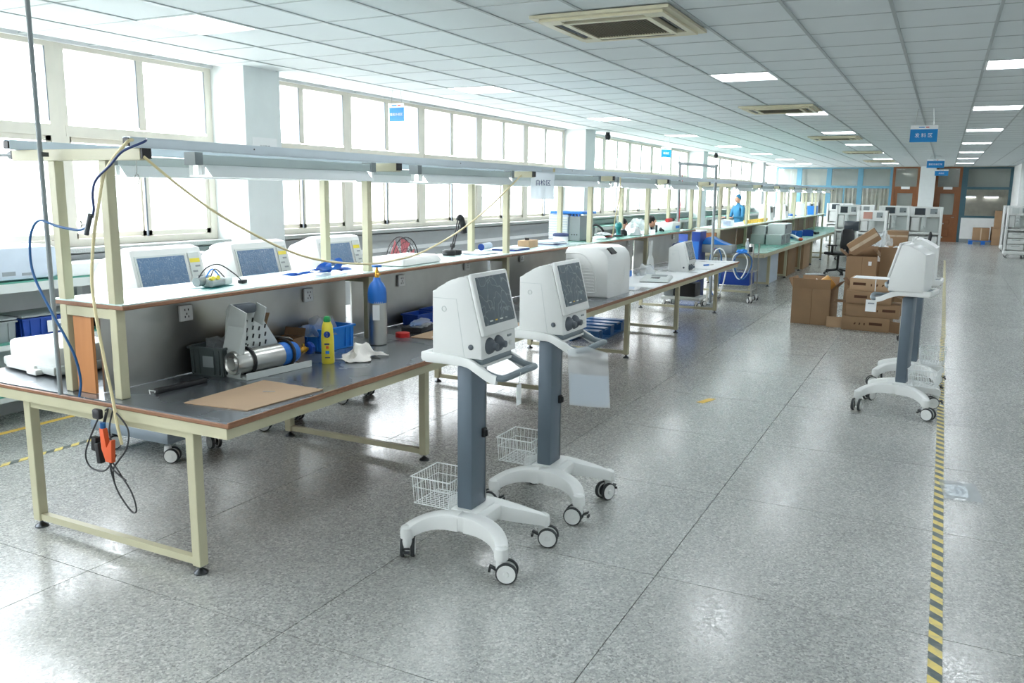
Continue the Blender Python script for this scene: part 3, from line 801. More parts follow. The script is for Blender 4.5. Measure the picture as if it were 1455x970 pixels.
# ================================================================ MONITOR CARTS
def caster(parent, x, y, rz, R=.052, brake=True, name='caster', z0=0, fork='plastic_white'):
    q = MB(); q.mats = [fork]
    q.lathe([(.022, R+.065), (.026, R+.03), (.024, R+.0)], None, 14); q.box((.012, 0, R+.008), (.05, .03, .05), bev=.012)
    c = q.build(name, None, parent); c.location = (x, y, z0); c.rotation_euler = (0, 0, rz)
    for s in (-1, 1):
        w = MB(); w.mats = ['rubber', 'plastic_white']
        w.lathe([(R-.008, -.010), (R-.003, -.010), (R, -.005), (R, .005), (R-.003, .010), (R-.008, .010)], 'rubber', 22, (.028, s*.026, R), 'Y')
        w.lathe([(.004, -.006), (R-.008, -.0115), (R-.008, .0115), (.014, .0115), (.012, .015), (.002, .015)] if s > 0 else [(.002, -.015), (.012, -.015), (.014, -.0115), (R-.008, -.0115), (R-.008, .0115), (.004, .006)], 'plastic_white', 22, (.028, s*.026, R), 'Y')
        w.build('wheel', None, c)
    if brake: part('brake_lever', 'rubber', c, ('box', (-.034, 0, R+.012), (.05, .03, .008), {'ry': .5, 'bev': .003}), ('box', (-.055, 0, R+.002), (.012, .034, .014), {'bev': .003}))
    return c
def sweep(q, pts, ws, hs, m=None):
    """rounded box section swept along pts (horizontal width ws, height hs)"""
    pts = [Vector(p) for p in pts]; rings = []; n = len(pts)
    for i, p in enumerate(pts):
        t = (pts[min(i+1, n-1)]-pts[max(i-1, 0)]); t.z *= .6; t.normalize(); s_ = Vector((0, 0, 1)).cross(t).normalized(); u = t.cross(s_)
        w, h = ws[i]/2, hs[i]/2; c = min(w, h)*.45
        prof = [(-w, -h), (w, -h), (w, h-c), (w-c*.3, h-c*.3), (w-c, h), (-w+c, h), (-w+c*.3, h-c*.3), (-w, h-c)]
        rings.append([q.bm.verts.new(p+s_*a+u*b) for a, b in prof])
    fs = []
    for A, B in zip(rings, rings[1:]):
        for k in range(8): fs.append(q.bm.faces.new((A[k], A[(k+1) % 8], B[(k+1) % 8], B[k])))
    fs += [q.bm.faces.new(rings[0][::-1]), q.bm.faces.new(rings[-1])]; q._fin(fs, m)
def bez(p0, p1, p2, n=10): return [Vector(p0)*(1-t)**2+Vector(p1)*2*t*(1-t)+Vector(p2)*t*t for t in [i/n for i in range(n+1)]]
def cart(label, loc, rz, tag_=False, height=1.0, monitor=True, wheels=(0.1, 2.6, 1.9, .8), grp='ventilator carts with grey columns'):
    t = thing('monitor_cart', label, 'medical cart', loc, rz, grp)
    b = MB(); b.mats = ['plastic_white']
    for sx in (-1, 1):
        for sy in (-1, 1):
            P = bez((sx*.02, sy*.115, .205), (sx*.20, sy*.12, .20), (sx*.262, sy*.229, .145), 9)
            sweep(b, P, [.10-.035*k/9 for k in range(10)], [.085-.03*k/9 for k in range(10)])
            b.lathe([(.034, .112), (.036, .14), (.032, .165), (.018, .176)], None, 16, (sx*.262, sy*.232, 0))
    for sy in (-1, 1): b.box((0, sy*.113, .203), (.10, .10, .082), bev=.012)
    b.box((0, 0, .205), (.20, .28, .07), bev=.02); b.box((-.02, 0, .235), (.15, .20, .03), bev=.01)
    b.build('base', None, t)
    for (sx, sy), a in zip(((-1, -1), (1, -1), (1, 1), (-1, 1)), wheels): caster(t, sx*.262, sy*.232, a)
    p = MB(); p.mats = ['slate']; p.box((-.028, 0, (.245+height-.03)/2), (.086, .155, height-.03-.245), bev=.012); p.build('column', None, t)
    part('column_trim', 'steel', t, ('box', (.0165, .060, (.26+height-.04)/2), (.004, .006, height-.32)))
    part('cable_clip', 'black', t, ('box', (.022, .035, .62), (.018, .03, .045), {'bev': .003}), ('box', (.034, .035, .62), (.012, .012, .03)))
    # tray with a dipping front handle
    def loop(x0, x1, w0, w1, z):
        pass
    r = MB(); r.mats = ['plastic_white']
    side = [(-.205, 0, .01), (-.17, 0, .01), (-.06, 0, .01), (.04, 0, .0), (.10, 0, -.02), (.16, 0, -.052), (.20, 0, -.062)]
    for s in (-1, 1):
        P = smooth_path([(x, s*(.160 if x < .05 else .175), height+dz+.008) for x, _, dz in side], 4); n_ = len(P)
        sweep(r, P, [.024]*n_, [.042]*n_)
    r.box((-.207, 0, height+.018), (.026, .33, .042), bev=.008); r.box((-.045, 0, height-.006), (.31, .31, .012))
    r.build('tray', None, t)
    part('tray_mat', 'tray_grey', t, ('box', (-.042, 0, height+.014), (.305, .294, .028), {'bev': .006}))
    h = MB(); h.mats = ['tray_grey']
    P = smooth_path([(.08, -.160, height-.004), (.16, -.168, height-.036), (.215, -.165, height-.046), (.24, -.14, height-.042), (.26, 0, height-.03), (.24, .14, height-.042), (.215, .165, height-.046), (.16, .168, height-.036), (.08, .160, height-.004)], 4)
    h.tube(P, .0165, None, 10); h.build('handle', None, t)
    # wire basket behind the column
    k = MB(); k.mats = ['lamp_white']; z0, z1 = .245, .385; xa, xb, ya, yb = -.31, -.085, -.125, .125
    def rect(z, r, i=0): k.tube([(xa+i, ya+i, z), (xb-i, ya+i, z), (xb-i, yb-i, z), (xa+i, yb-i, z)], r, None, 6, closed=True)
    rect(z1, .0035); rect((z0+z1*1.6)/2.6, .0022, .005); rect(z0, .0028, .012)
    for i in range(11):
        y = ya+.012+(yb-ya-.024)*i/10; k.tube([(xa, y, z1), (xa+.012, y, z0), (xb-.012, y, z0), (xb, y, z1)], .0017, None, 5)
    for i in range(9):
        x = xa+.012+(xb-xa-.024)*i/8; k.tube([(x, ya, z1), (x, ya+.012, z0), (x, yb-.012, z0), (x, yb, z1)], .0017, None, 5)
    k.build('wire_basket', None, t)
    if tag_:
        part('label_tag', 'paper', t, ('box', (.262, -.07, height-.135), (.003, .045, .10)), ('box', (.2595, -.07, height-.12), (.002, .006, .05), 'grey_mark'))
        part('tag_string', 'paper', t, ('tube', [(.262, -.07, height-.086), (.275, -.09, height-.055), (.285, -.10, height-.02)], .0012, None, 5))
    if monitor: monitor_head(t, height)
    return t
def monitor_head(t, H):
    q = MB(); q.mats = ['plastic_white']; z = H+.028; D = .018
    prof = [(-.155, 0), (-.155, .305), (-.12, .318), (-.08, .350), (-.04, .368), (-.01, .371), (.02, .385), (.038, .370), (.108, .100), (.112, 0)]
    q.prism([(a, z+b) for a, b in prof], -.160, .190, None, 'XZ', .006); q.build('monitor_body', None, t)
    ang = math.atan2(.07, .27)
    mt = Matrix.Translation((.068, .015, z+.245)) @ Matrix.Rotation(-ang, 4, 'Y')
    def slab(name, m_, lst):
        b = MB(); b.mats = [m_]
        for c, d, mm, bv in lst: b.box(c, d, mm, bev=bv)
        b.bm.transform(mt); return b.build(name, None, t)
    slab('bezel', 'plastic_white', [((-.001, 0, -.012), (.012, .338, .262), 'black', .004), ((.014, 0, .002), (.022, .355, .296), 'plastic_white', .010)])
    slab('screen', 'film_screen', [((.0265, 0, .014), (.003, .300, .228), 'film_screen', 0)])
    slab('screen_icons', 'plastic_grey', [((.0292, -.09+.05*i, -.082), (.002, w_, .006), c_, 0) for i, (c_, w_) in enumerate((('plastic_grey', .03), ('yellow_tape', .02), ('plastic_grey', .03), ('mid_grey', .02)))])
    for yy in (-.085, .0):
        k = MB(); k.mats = ['knob_grey']; k.lathe([(.040, -.004), (.040, .004), (.032, .018), (.018, .030), (.016, .046), (.009, .048)], None, 18, (.110, yy, z+.055), 'X'); k.build('valve_port', None, t)
    k = MB(); k.mats = ['plastic_white']; k.lathe([(.012, -.003), (.012, .012), (.009, .015)], None, 14, (.110, .125, z+.04), 'X'); k.build('control_knob', None, t)
    part('front_mark', 'mid_grey', t, ('box', (.111, .12, z+.078), (.006, .035, .010)))
    k = MB(); k.mats = ['knob_grey']; k.lathe([(.013, .003), (.013, -.004), (.007, -.006)], None, 14, (.055, -.160, z+.055), 'Y'); k.build('side_port', None, t)
    k = MB(); k.mats = ['plastic_grey']; k.tube([(-.09+.012*math.cos(a*PI/6), -.1612, z+.225+.012*math.sin(a*PI/6)) for a in range(12)], .0016, None, 5, closed=True); k.build('side_emblem', None, t)
    part('side_seam', 'plastic_grey', t, ('box', (-.085, -.1603, z+.275), (.13, .0016, .002)), ('box', (-.002, -.1603, z+.14), (.002, .0016, .27), {'ry': -.16}))
cart('front white and grey monitor cart nearest the camera with a small paper tag', (-1.955, 3.49, 0), 0, True, wheels=(2.08, .35, .3, .4))
cart('second monitor cart from the camera, a clear document sleeve hanging from its handle', (-1.90, 4.30, 0), 0, wheels=(3.4, 3.3, 4.3, .6))
cart('white and grey monitor cart beside the striped tape, basket on its right', (-.215, 7.72, 0), PI-.16, height=1.0, wheels=(.5, 1.2, PI/2, 2.9))
c4 = cart('fourth monitor cart, standing close behind the one beside the striped tape', (-.17, 8.78, 0), PI-.05, height=1.0, wheels=(.5, 1.4, .3, .6))

# hanging sleeve on second cart's handle
t = thing('document_sleeve', 'clear plastic document sleeve with a pale blue sheet hanging from the second cart', 'sleeve', (-1.615, 4.07, 1.0), .12)
part('sleeve', 'clear_sleeve', t, ('grid', lambda u, v: Vector(((u-.5)*.22+.02*v, -.012*math.sin(u*3)+.02*v*u, -.33*v+(.03 if v == 0 else 0)*(-abs(u-.5)*2))), 8, 8))
part('blue_sheet', 'blue_sleeve', t, ('grid', lambda u, v: Vector(((u-.5)*.21+.012+.008*v, -.016*math.sin(u*3)-.004+.02*(.45+.5*v)*u, -.155-.165*v)), 6, 4))
part('hook', 'steel', t, ('tube', [(0, 0, -.01), (0, -.01, .005), (-.01, .0, .015)], .0015, None, 5))
# white adapter + swing arm on cart four, bag over cart three's rear
t = thing('jointed_arm', 'slim black handled arm rising behind the tape-side cart', 'arm', (-.13, 8.93, 1.036), 0)
part('arm', 'black', t, ('tube', [(0.0, 0, .002), (.012, 0, .20), (.03, 0, .33)], [.007, .008, .008], None, 8)); part('grip', 'black', t, ('tube', [(.028, 0, .31), (.036, 0, .40), (.034, 0, .43)], [.014, .017, .008], None, 10)); part('arm_base', 'steel', t, ('lathe', [(.03, 0), (.03, .02), (.012, .03)], None, 14))

# papers hung at the third monitor's tray
t = thing('document_tag', 'white card hanging from the handle of the cart beside the striped tape', 'tag', (-.48, 7.66, .93), 0)
part('card', 'paper', t, ('box', (0, 0, -.05), (.085, .003, .10)), ('box', (0, -.0022, -.03), (.05, .001, .012), 'grey_mark')); part('string', 'paper', t, ('tube', [(0, 0, 0), (-.005, 0, .03)], .0012, None, 5))

# ================================================================ WHITE CONSOLE MACHINES behind the near benches
def console(label, y, x=-4.73):
    t = thing('ventilator_console', label, 'medical machine', (x, y, 0), 0, 'white consoles behind the near benches')
    for sx, sy, a in ((.29, -.19, .5), (.29, .19, -.3), (-.29, -.19, 1.2), (-.29, .19, 2.0)): caster(t, sx, sy, a, .05, False)
    part('bumper', 'bumper_grey', t, ('box', (0, 0, .185), (.77, .54, .09), {'bev': .035}))
    q = MB(); q.mats = ['plastic_white']; q.box((-.01, 0, .43), (.64, .46, .42), bev=.04); q.build('cabinet', None, t)
    part('door_panel', 'plastic_grey', t, ('box', (-.01, -.229, .43), (.44, .008, .28), {'bev': .003}), ('box', (-.01, -.233, .43), (.40, .006, .24), 'plastic_white', {'bev': .002}))
    part('neck', 'plastic_white', t, ('prism', [(-.26, .62), (.05, .62), (.03, .8), (.1, 1.06), (-.26, 1.08), (-.28, .8)], -.17, .17, None, 'XZ', .02))
    prof = [(a_+.12, b_) for a_, b_ in [(-.34, 1.04), (.13, 1.02), (.135, 1.06), (.045, 1.395), (-.03, 1.41), (-.24, 1.33), (-.36, 1.18)]]
    part('head', 'plastic_white', t, ('prism', prof, -.29, .29, None, 'XZ', .022))
    ang = math.atan2(.09, .335); mt = Matrix.Translation((.214, 0, 1.225)) @ Matrix.Rotation(-ang, 4, 'Y')
    for nm, m_, c, d in (('screen_frame', 'plastic_grey', (.001, -.065, 0), (.006, .405, .275)), ('screen', 'film_blue', (.004, -.065, 0), (.006, .375, .25)), ('key_panel', 'plastic_grey', (.003, .205, -.005), (.006, .095, .29)), ('key_label', 'yellow', (.0045, .205, .085), (.006, .085, .028)), ('key_label', 'blue_bright', (.0045, .205, -.115), (.006, .085, .028))):
        s = MB(); s.mats = [m_]; s.box(c, d, bev=.001, seg=1); s.bm.transform(mt); s.build(nm, None, t)
    s = MB(); s.mats = ['mid_grey']
    for i in range(4): s.box((.0065, .19 if i % 2 else .22, .045-.035*i), (.003, .04, .012))
    s.bm.transform(mt); o = s.build('key_row', None, t)
    return t
console('nearest white console with a blue filmed screen behind the first bench', 3.93)
console('second white console with a blue filmed screen, in front of the near window pillar', 4.79)
console('third white console behind the bench, its screen partly behind a beige post', 5.72)

# ================================================================ ROLLING FAN etc
fp = Vector((-4.70, 6.84, 0))
t = thing('pedestal_fan', 'pedestal fan with pink blades and a black cage on a round black base', 'fan', fp, 0)
part('base', 'black', t, ('lathe', [(.20, 0), (.20, .012), (.17, .03), (.03, .045), (.02, .06)], None, 28))
part('pole', 'steel', t, ('cyl', (0, 0, .05), (0, 0, 1.1), .014, None)); part('motor', 'black', t, ('cyl', (-.16, 0, 1.12), (-.02, 0, 1.12), .055, None), ('box', (0, 0, 1.08), (.05, .05, .1)))
fb_ = MB(); fb_.mats = ['pink']; fb_.lathe([(.03, 0), (.03, .03)], None, 16, (.02, 0, 1.12), 'X')
for k in range(5):
    a = k*2*PI/5; fb_.grid(lambda u, v: Vector((.02+.02*(v-.5), 0, 1.12)) + Matrix.Rotation(a, 3, 'X') @ Vector((0, (.03+.17*u), (v-.5)*(.06+.14*u))), 4, 4, thick=.003)
fb_.build('blades', None, t)
cg = MB(); cg.mats = ['black']
for sx, dr in ((-.01, 1), (.06, 1)):
    for r_ in (.06, .12, .18, .225): cg.tube([(sx+(.0 if r_ > .2 else .025*(1 if sx > 0 else -1)*(1-r_/.24)), r_*math.cos(a*PI/14), 1.12+r_*math.sin(a*PI/14)) for a in range(28)], .0022 if r_ < .2 else .005, None, 5, closed=True)
    for k in range(28):
        a = k*PI/14; cg.tube([(sx+.02*(1 if sx > 0 else -1), .03*math.cos(a), 1.12+.03*math.sin(a)), (sx, .225*math.cos(a), 1.12+.225*math.sin(a))], .0012, None, 4)
cg.build('cage', None, t)

# ================================================================ THINGS ON THE NEAREST BENCHES
Z1 = ZB+.0005
def crate(name, label, p, dx, dy, h, m, rz=0, cat='crate', grp=None, ribs=True, note=False, lid=None):
    t = thing(name, label, cat, p, rz, grp); q = MB(); q.mats = [m]; w = .006
    q.box((0, 0, .004), (dx*.92, dy*.92, .006))
    for s in (-1, 1):
        q.box((s*(dx/2-.010), 0, h/2), (w, dy*.96, h-.006), ry=s*.06); q.box((0, s*(dy/2-.010), h/2), (dx*.96, w, h-.006), rx=-s*.06)
        q.box((s*dx/2, 0, h-.008), (.014, dy+.014, .012)); q.box((0, s*dy/2, h-.0082), (dx, .014, .012))
        if ribs:
            for k in (-.38, -.22, .22, .38): q.box((k*dx, s*(dy/2-.004), h*.52), (.008, .012, h*.86)); q.box((s*(dx/2-.004), k*dy, h*.52), (.012, .008, h*.86))
    q.build('shell', None, t)
    if note: part('note', 'paper', t, ('box', (.0, -dy/2-.004, h*.5), (dx*.34, .003, h*.38)), ('box', (.0, -dy/2-.006, h*.5), (dx*.2, .002, h*.08), 'grey_mark'))
    return t
def bag(name, label, p, r, seed, m='plastic_bag', amp=.55, cat='bag', grp=None, flat=-.6, sc=2.2):
    t = thing(name, label, cat, p, 0, grp); r = Vector(r)
    q = MB(); q.mats = [m]; q.blob((0, 0, r.z*.42), r, None, seed, amp, 3, sc, 0.001); mz = min(v.co.z for v in q.bm.verts)
    for v in q.bm.verts: v.co.z -= mz-.001
    q.build('film', None, t); return t
# flat white housing on the window side of the first bench
t = thing('device_housing', 'flat white device housing with a latch on the window side of the nearest bench', 'housing', (-4.38, 3.02, Z1), -.12)
q = MB(); q.mats = ['plastic_white']; q.box((0, 0, .105), (.50, .36, .11), bev=.025); q.build('shell', None, t)
part('base_plate', 'plastic_grey', t, ('box', (-.01, -.01, .035), (.54, .38, .05), {'bev': .012}), ('box', (-.1, 0, .006), (.2, .2, .012), 'mid_grey'), ('box', (.15, 0, .006), (.1, .2, .012), 'mid_grey'))
part('latch', 'plastic_white', t, ('box', (-.06, -.205, .03), (.30, .03, .04), {'bev': .008}), ('box', (.09, -.21, .02), (.10, .05, .03), {'bev': .006}))
# grey crate with clear bag
crate('crate', 'dark grey plastic crate on the nearest steel bench, a clear bag inside', (-3.51, 3.36, Z1), .22, .27, .165, 'grey_crate', .12)
part('note', 'mid_grey', C['crate'], ('box', (.02, -.14, .085), (.07, .003, .06)))
tb_ = bag('plastic_bag', 'crumpled clear bag sitting in the dark grey crate', (-3.505, 3.37, Z1+.10), (.08, .10, .10), 3)
t = thing('kraft_box', 'open brown kraft box standing behind the dark grey crate against the steel panel', 'box', (-3.56, 3.62, Z1), .1)
q = MB(); q.mats = ['cardboard']
for s in (-1, 1): q.box((s*.07, 0, .11), (.003, .13, .22)); q.box((0, s*.065, .11), (.137, .003, .22))
q.box((0, 0, .002), (.137, .127, .003)); q.box((0, .09, .255), (.14, .003, .075), rx=-.5); q.build('carton', None, t)
# bracket with cylinder
t = thing('cylinder_bracket', 'pale grey steel carrying bracket with a perforated back holding the lying gas cylinder', 'bracket', (-3.305, 3.50, Z1), 1.46)
q = MB(); q.mats = ['plastic_grey']; q.box((0, 0, .004), (.38, .17, .006)); q.box((0, -.086, .018), (.38, .004, .034)); q.box((0, .086, .018), (.38, .004, .034)); q.build('base', None, t)
part('support_plate', 'plastic_grey', t, ('prism', [(-.19, .008), (.15, .008), (.12, .13), (.0, .33), (-.03, .36), (-.14, .36), (-.16, .33)], .080, .084, None, 'XZ'))
part('side_gusset', 'plastic_grey', t, ('prism', [(-.19, .008), (-.19, .0), (-.188, .15), (-.145, .30), (-.14, .28), (-.16, .14)], -.04, .08, None, 'XZ'))
q = MB(); q.mats = ['black']
for i in range(5):
    for j in range(4): q.box((-.09+.035*i, .0785, .14+.042*j-.008*(i % 2)), (.008, .0015, .022), ry=.25)
o = q.build('slot', None, t); o['kind'] = 'stuff'
part('grip', 'knob_grey', t, ('box', (-.085, .055, .335), (.115, .055, .050), {'bev': .014}))
part('grip_arm', 'plastic_grey', t, ('box', (-.155, .02, .27), (.006, .12, .16), {'rx': .3})); part('grip_arm', 'plastic_grey', t, ('box', (-.01, .035, .30), (.006, .07, .10), {'rx': .3}))
for xx in (-.12, .105): part('strap', 'black', t, ('tube', [(xx, .0+.067*math.sin(a*PI/8), .078+.067*math.cos(a*PI/8)) for a in range(16)], .008, None, 6, {'closed': True}))
t = thing('gas_cylinder', 'small aluminium gas cylinder with a blue shoulder lying strapped in the steel bracket', 'cylinder', (-3.305, 3.50, Z1), 1.46)
q = MB(); q.mats = ['aluminium', 'blue']
q.lathe([(.02, -.205), (.032, -.208), (.040, -.20), (.055, -.205), (.060, -.195), (.060, .10)], 'steel', 28, (0, 0, .078), 'X'); q.build('tank', None, t)
part('shoulder', 'blue', t, ('lathe', [(.0605, .06), (.0605, .13), (.052, .155), (.03, .172), (.02, .178)], 'blue', 24, (0, 0, .078), 'X'))
part('valve', 'brass', t, ('lathe', [(.014, .17), (.014, .20), (.018, .205), (.018, .225), (.009, .23), (.009, .25)], None, 14, (0, 0, .078), 'X'), ('cyl', (.215, 0, .078), (.215, .0, .112), .008, None))
part('handwheel', 'blue_dark', t, ('lathe', [(.01, .243), (.034, .246), (.036, .255), (.034, .264), (.01, .267)], None, 9, (0, 0, .078), 'X'))
for o_ in (C['cylinder_bracket'], C['gas_cylinder']): o_.scale = (1.22, 1.12, 1.08)
# blue basket and bag, black tray, open flap box
t = crate('basket', 'bright blue plastic basket on the nearest bench behind the yellow bottle', (-3.47, 4.22, Z1), .19, .30, .15, 'blue_bright', -.05, 'basket')
bag('plastic_bag', 'crumpled clear bag heaped in the bright blue basket', (-3.49, 4.15, Z1+.10), (.09, .12, .115), 8)
t = thing('carton', 'small open brown carton with white flaps beside the blue basket', 'box', (-3.54, 3.93, Z1), .1)
q = MB(); q.mats = ['cardboard_dark', 'paper']; q.box((0, 0, .002), (.15, .12, .003))
for s in (-1, 1): q.box((s*.075, 0, .055), (.003, .12, .11)); q.box((0, s*.06, .055), (.147, .003, .11))
q.box((0, -.075, .118), (.15, .04, .003), 'paper', rx=-.5); q.box((0, .07, .135), (.15, .003, .05), rx=-.3); q.build('carton', None, t)
# yellow bottle
t = thing('spray_bottle', 'yellow squeeze bottle with a green cap on the nearest steel bench', 'bottle', (-3.16, 3.84, Z1), .6)
part('bottle', 'yellow', t, ('lathe', [(.030, 0), (.033, .004), (.033, .13), (.030, .17), (.027, .20), (.020, .215), (.018, .22)], None, 24, {'mtx': Matrix.Diagonal((1, .8, 1))})); t.scale = (1.12, 1.12, 1.14)
part('cap', 'green_cap', t, ('lathe', [(.017, .218), (.019, .222), (.018, .238), (.013, .245)], None, 18))
part('label_badge', 'blue_dark', t, ('lathe', [(.0, -.0005), (.017, -.0005), (.017, .0005), (.0, .0005)], None, 18, (.0, -.0285, .155), 'Y'), ('box', (0, -.027, .155), (.006, .004, .028), 'paper'))
part('label_print', 'ink', t, ('box', (-.002, -.0268, .105), (.026, .002, .009)), ('box', (0, -.0268, .088), (.014, .002, .014), 'orange'), ('box', (0, -.0268, .062), (.020, .002, .016), 'blue_bright'), ('box', (0, -.0268, .035), (.026, .002, .006)))
# rag
t = part('cloth', 'cloth', None, ('grid', lambda u, v: Vector((-3.10+.20*(u-.5)+.03*math.sin(v*9), 4.06+.26*(v-.5)+.03*math.sin(u*7), Z1+.004+max(0, .085*(math.exp(-((u-.55)**2+(v-.6)**2)*9))+.035*noise.noise(Vector((u*5, v*6, 1)))*(1-abs(2*u-1)**3)))), 22, 22, None, .002))
tag(t, 'crumpled off-white cloth lying beside the yellow bottle', 'cloth')
# brown board near corner
def board_pts(): return [(az(262, 573, Z1).x, az(262, 573, Z1).y), (az(352, 584, Z1).x, az(352, 584, Z1).y), (-2.745, 3.29), (az(375, 541, Z1).x, az(375, 541, Z1).y)]
q = MB(); q.prism(board_pts(), Z1+.0005, Z1+.0055, 'kraft', 'XY'); q.box((-2.95, 3.12, Z1+.006), (.06, .012, .0006), 'grey_mark', rz=.5); t = q.build('cardboard_sheet', None); tag(t, 'thin brown cardboard sheet at the front corner of the nearest bench', 'cardboard')
t = thing('cable_duct', 'short black cable duct lying at the foot of the steel panel on the nearest bench', 'duct', (-3.41, 2.98, Z1), 1.5)
part('duct', 'black', t, ('box', (0, 0, .012), (.30, .035, .022), {'bev': .004})); part('wire_end', 'paper', t, ('tube', [(-.15, 0, .01), (-.18, .01, .02), (-.19, -.01, .005)], .003, None, 5), ('tube', [(-.15, .01, .01), (-.17, -.02, .01)], .003, None, 5))
# standing cylinder
t = thing('gas_cylinder', 'tall standing aluminium gas cylinder with a blue top and valve on the nearest bench', 'cylinder', (-3.28, 4.50, Z1))
part('tank', 'steel', t, ('lathe', [(.055, 0), (.062, .006), (.062, .29)], None, 32)); part('shoulder', 'blue', t, ('lathe', [(.0622, .28), (.0622, .345), (.058, .375), (.044, .405), (.026, .425), (.022, .445)], None, 28))
part('valve', 'brass', t, ('lathe', [(.014, .44), (.016, .455), (.012, .47), (.014, .485), (.008, .50), (.008, .515)], None, 14), ('cyl', (0, 0, .468), (.03, -.01, .468), .008, None)); part('handwheel', 'blue', t, ('lathe', [(.008, .512), (.032, .514), (.034, .521), (.032, .528), (.008, .530)], None, 9))
part('label_sheet', 'paper', t, ('box', (.03, -.0545, .22), (.045, .002, .10), {'rz': .5}))
# second bench clutter
t = thing('cardboard_sheet', 'brown cardboard mat with a white sheet edge on the second bench', 'cardboard', (-3.0, 5.3, Z1), .04)
part('mat', 'kraft', t, ('box', (0, 0, .004), (.50, .95, .006))); part('sheet', 'paper', t, ('box', (.06, -.22, .0085), (.34, .42, .002)))
t = thing('tape_roll', 'small red tape roll lying by the standing cylinder', 'tape', (-3.30, 4.82, Z1))
part('roll', 'red', t, ('lathe', [(.028, 0), (.05, 0), (.05, .03), (.028, .03)], None, 20))
t = thing('black_tray', 'flat black tray with a blue glove box lying on the second bench', 'tray', (-3.36, 5.10, Z1), .2)
part('tray', 'black', t, ('box', (0, 0, .02), (.16, .24, .035), {'bev': .005})); part('pouch', 'plastic_bag', t, ('blob', (.03, 0, .055), (.07, .11, .03), None, 4, .4)); part('pad', 'blue_bright', t, ('box', (-.02, .02, .045), (.08, .12, .012), {'rz': .3}))
for i in range(4):
    t = crate('parts_bin', 'dark blue parts bin on the second bench, %s from the near end' % ORD[i], (-3.52+.005*i, 5.35+.24*i, Z1), .15, .21, .09+.01*(i % 2), 'blue_dark', .05*(i-1), 'bin', 'dark blue parts bins on the second bench', False)
for i in range(5):
    t = thing('jar', 'small clear jar with a white lid beside the blue bins, %s from the near end' % ORD[i], 'jar', (-3.34+.01*(i % 2), 5.52+.085*i, Z1), 0, 'jars on the second bench')
    part('glass', 'clear_sleeve', t, ('lathe', [(.028, 0), (.03, .004), (.03, .055), (.026, .062)], None, 16)); part('lid', 'paper', t, ('lathe', [(.028, .063), (.029, .064), (.029, .076), (.02, .078)], None, 16))
# between the carts: papers, black bag, tan box on bench three start
t = thing('paper_pile', 'sheet of white paper propped against the panel behind the second cart', 'paper', (-3.30, 6.95, Z1), .3); part('sheet', 'paper', t, ('box', (0, 0, .13), (.004, .22, .25), {'ry': -.25}), ('box', (.03, .02, .11), (.003, .2, .22), {'ry': -.35}))
t = thing('black_bag', 'dark crumpled bag on the third bench behind the second cart', 'bag', (-3.20, 7.2, Z1)); part('film', 'black', t, ('blob', (0, 0, .04), (.09, .12, .05), None, 12, .5, 3, 2.2, 0.001))
t = thing('tan_box', 'small tan box at the bench edge between the two front carts', 'box', (-2.98, 7.0, Z1), .1); part('carton', 'cardboard_light', t, ('box', (0, 0, .04), (.16, .22, .078), {'bev': .003})); part('cup', 'steel', t, ('lathe', [(.02, .079), (.03, .08), (.03, .12), (.02, .12)], None, 14))

# ---------------- items on the upper shelf of the near row
ZU = 1.2505
t = thing('valve_assembly', 'tangle of grey valves, yellow fittings and black wires on the nearest upper shelf', 'valve', (-3.62, 3.42, ZU), .25)
part('mat', 'teal', t, ('box', (0, 0, .001), (.14, .22, .0016))); part('block', 'plastic_grey', t, ('box', (0, 0, .028), (.07, .12, .05), {'bev': .01}), ('box', (.02, .1, .025), (.05, .08, .04), {'bev': .008}))
part('tube_body', 'mid_grey', t, ('cyl', (-.03, -.11, .035), (-.02, .0, .04), .026, None), ('cyl', (.04, -.08, .025), (.05, .02, .025), .018, None)); [part('fitting', 'yellow', t, ('cyl', (.02, yy_, .05), (.045, yy_-.01, .055), .012, None)) for yy_ in (-.05, 0)]
part('wire', 'black', t, ('tube', smooth_path([(-.02, -.1, .06), (0, -.05, .11), (.01, .06, .12), (.05, .15, .06), (.07, .2, .01)]), .0035, None, 6), ('tube', smooth_path([(.03, -.07, .05), (.02, 0, .10), (.04, .06, .05)]), .003, None, 6)); part('plug', 'black', t, ('box', (.07, .2, .012), (.035, .05, .02), {'bev': .004})); part('blue_wire', 'blue_bright', t, ('tube', smooth_path([(0, -.06, .06), (.01, -.01, .10), (.02, .05, .05)]), .004, None, 6))
t = thing('strap', 'tangled bright blue strap lying on the nearest upper shelf by the second post', 'strap', (-3.58, 4.36, ZU))
q = MB(); q.mats = ['blue']
def ribbon(q, pts, w):
    P = smooth_path(pts, 8); n_ = len(P); prev = None; fs = []
    for i, p in enumerate(P):
        tg = (P[min(i+1, n_-1)]-P[max(i-1, 0)]).normalized(); a = Vector((math.sin(i*.35)*.5, math.cos(i*.3)*.3, 1)).cross(tg); a = a.normalized() if a.length > .01 else Vector((1, 0, 0))
        r_ = (q.bm.verts.new(p+a*w/2), q.bm.verts.new(p-a*w/2))
        if prev: fs.append(q.bm.faces.new((prev[0], prev[1], r_[1], r_[0])))
        prev = r_
    bmesh.ops.solidify(q.bm, geom=fs, thickness=.003)
    for f in q.bm.faces: f.material_index = 0
ribbon(q, [(-.06, -.20, .012), (-.02, -.12, .012), (.02, -.06, .03), (.03, .02, .02), (-.02, .08, .05), (.0, .14, .03), (.05, .12, .015), (.02, .04, .03), (-.03, .0, .02), (-.02, .1, .02), (.03, .2, .014)], .034)
ribbon(q, [(-.03, -.15, .014), (.02, -.1, .02), (.05, .02, .02), (.04, .1, .05), (-.01, .12, .07), (-.04, .06, .04), (0, .0, .02), (.04, .17, .02)], .03)
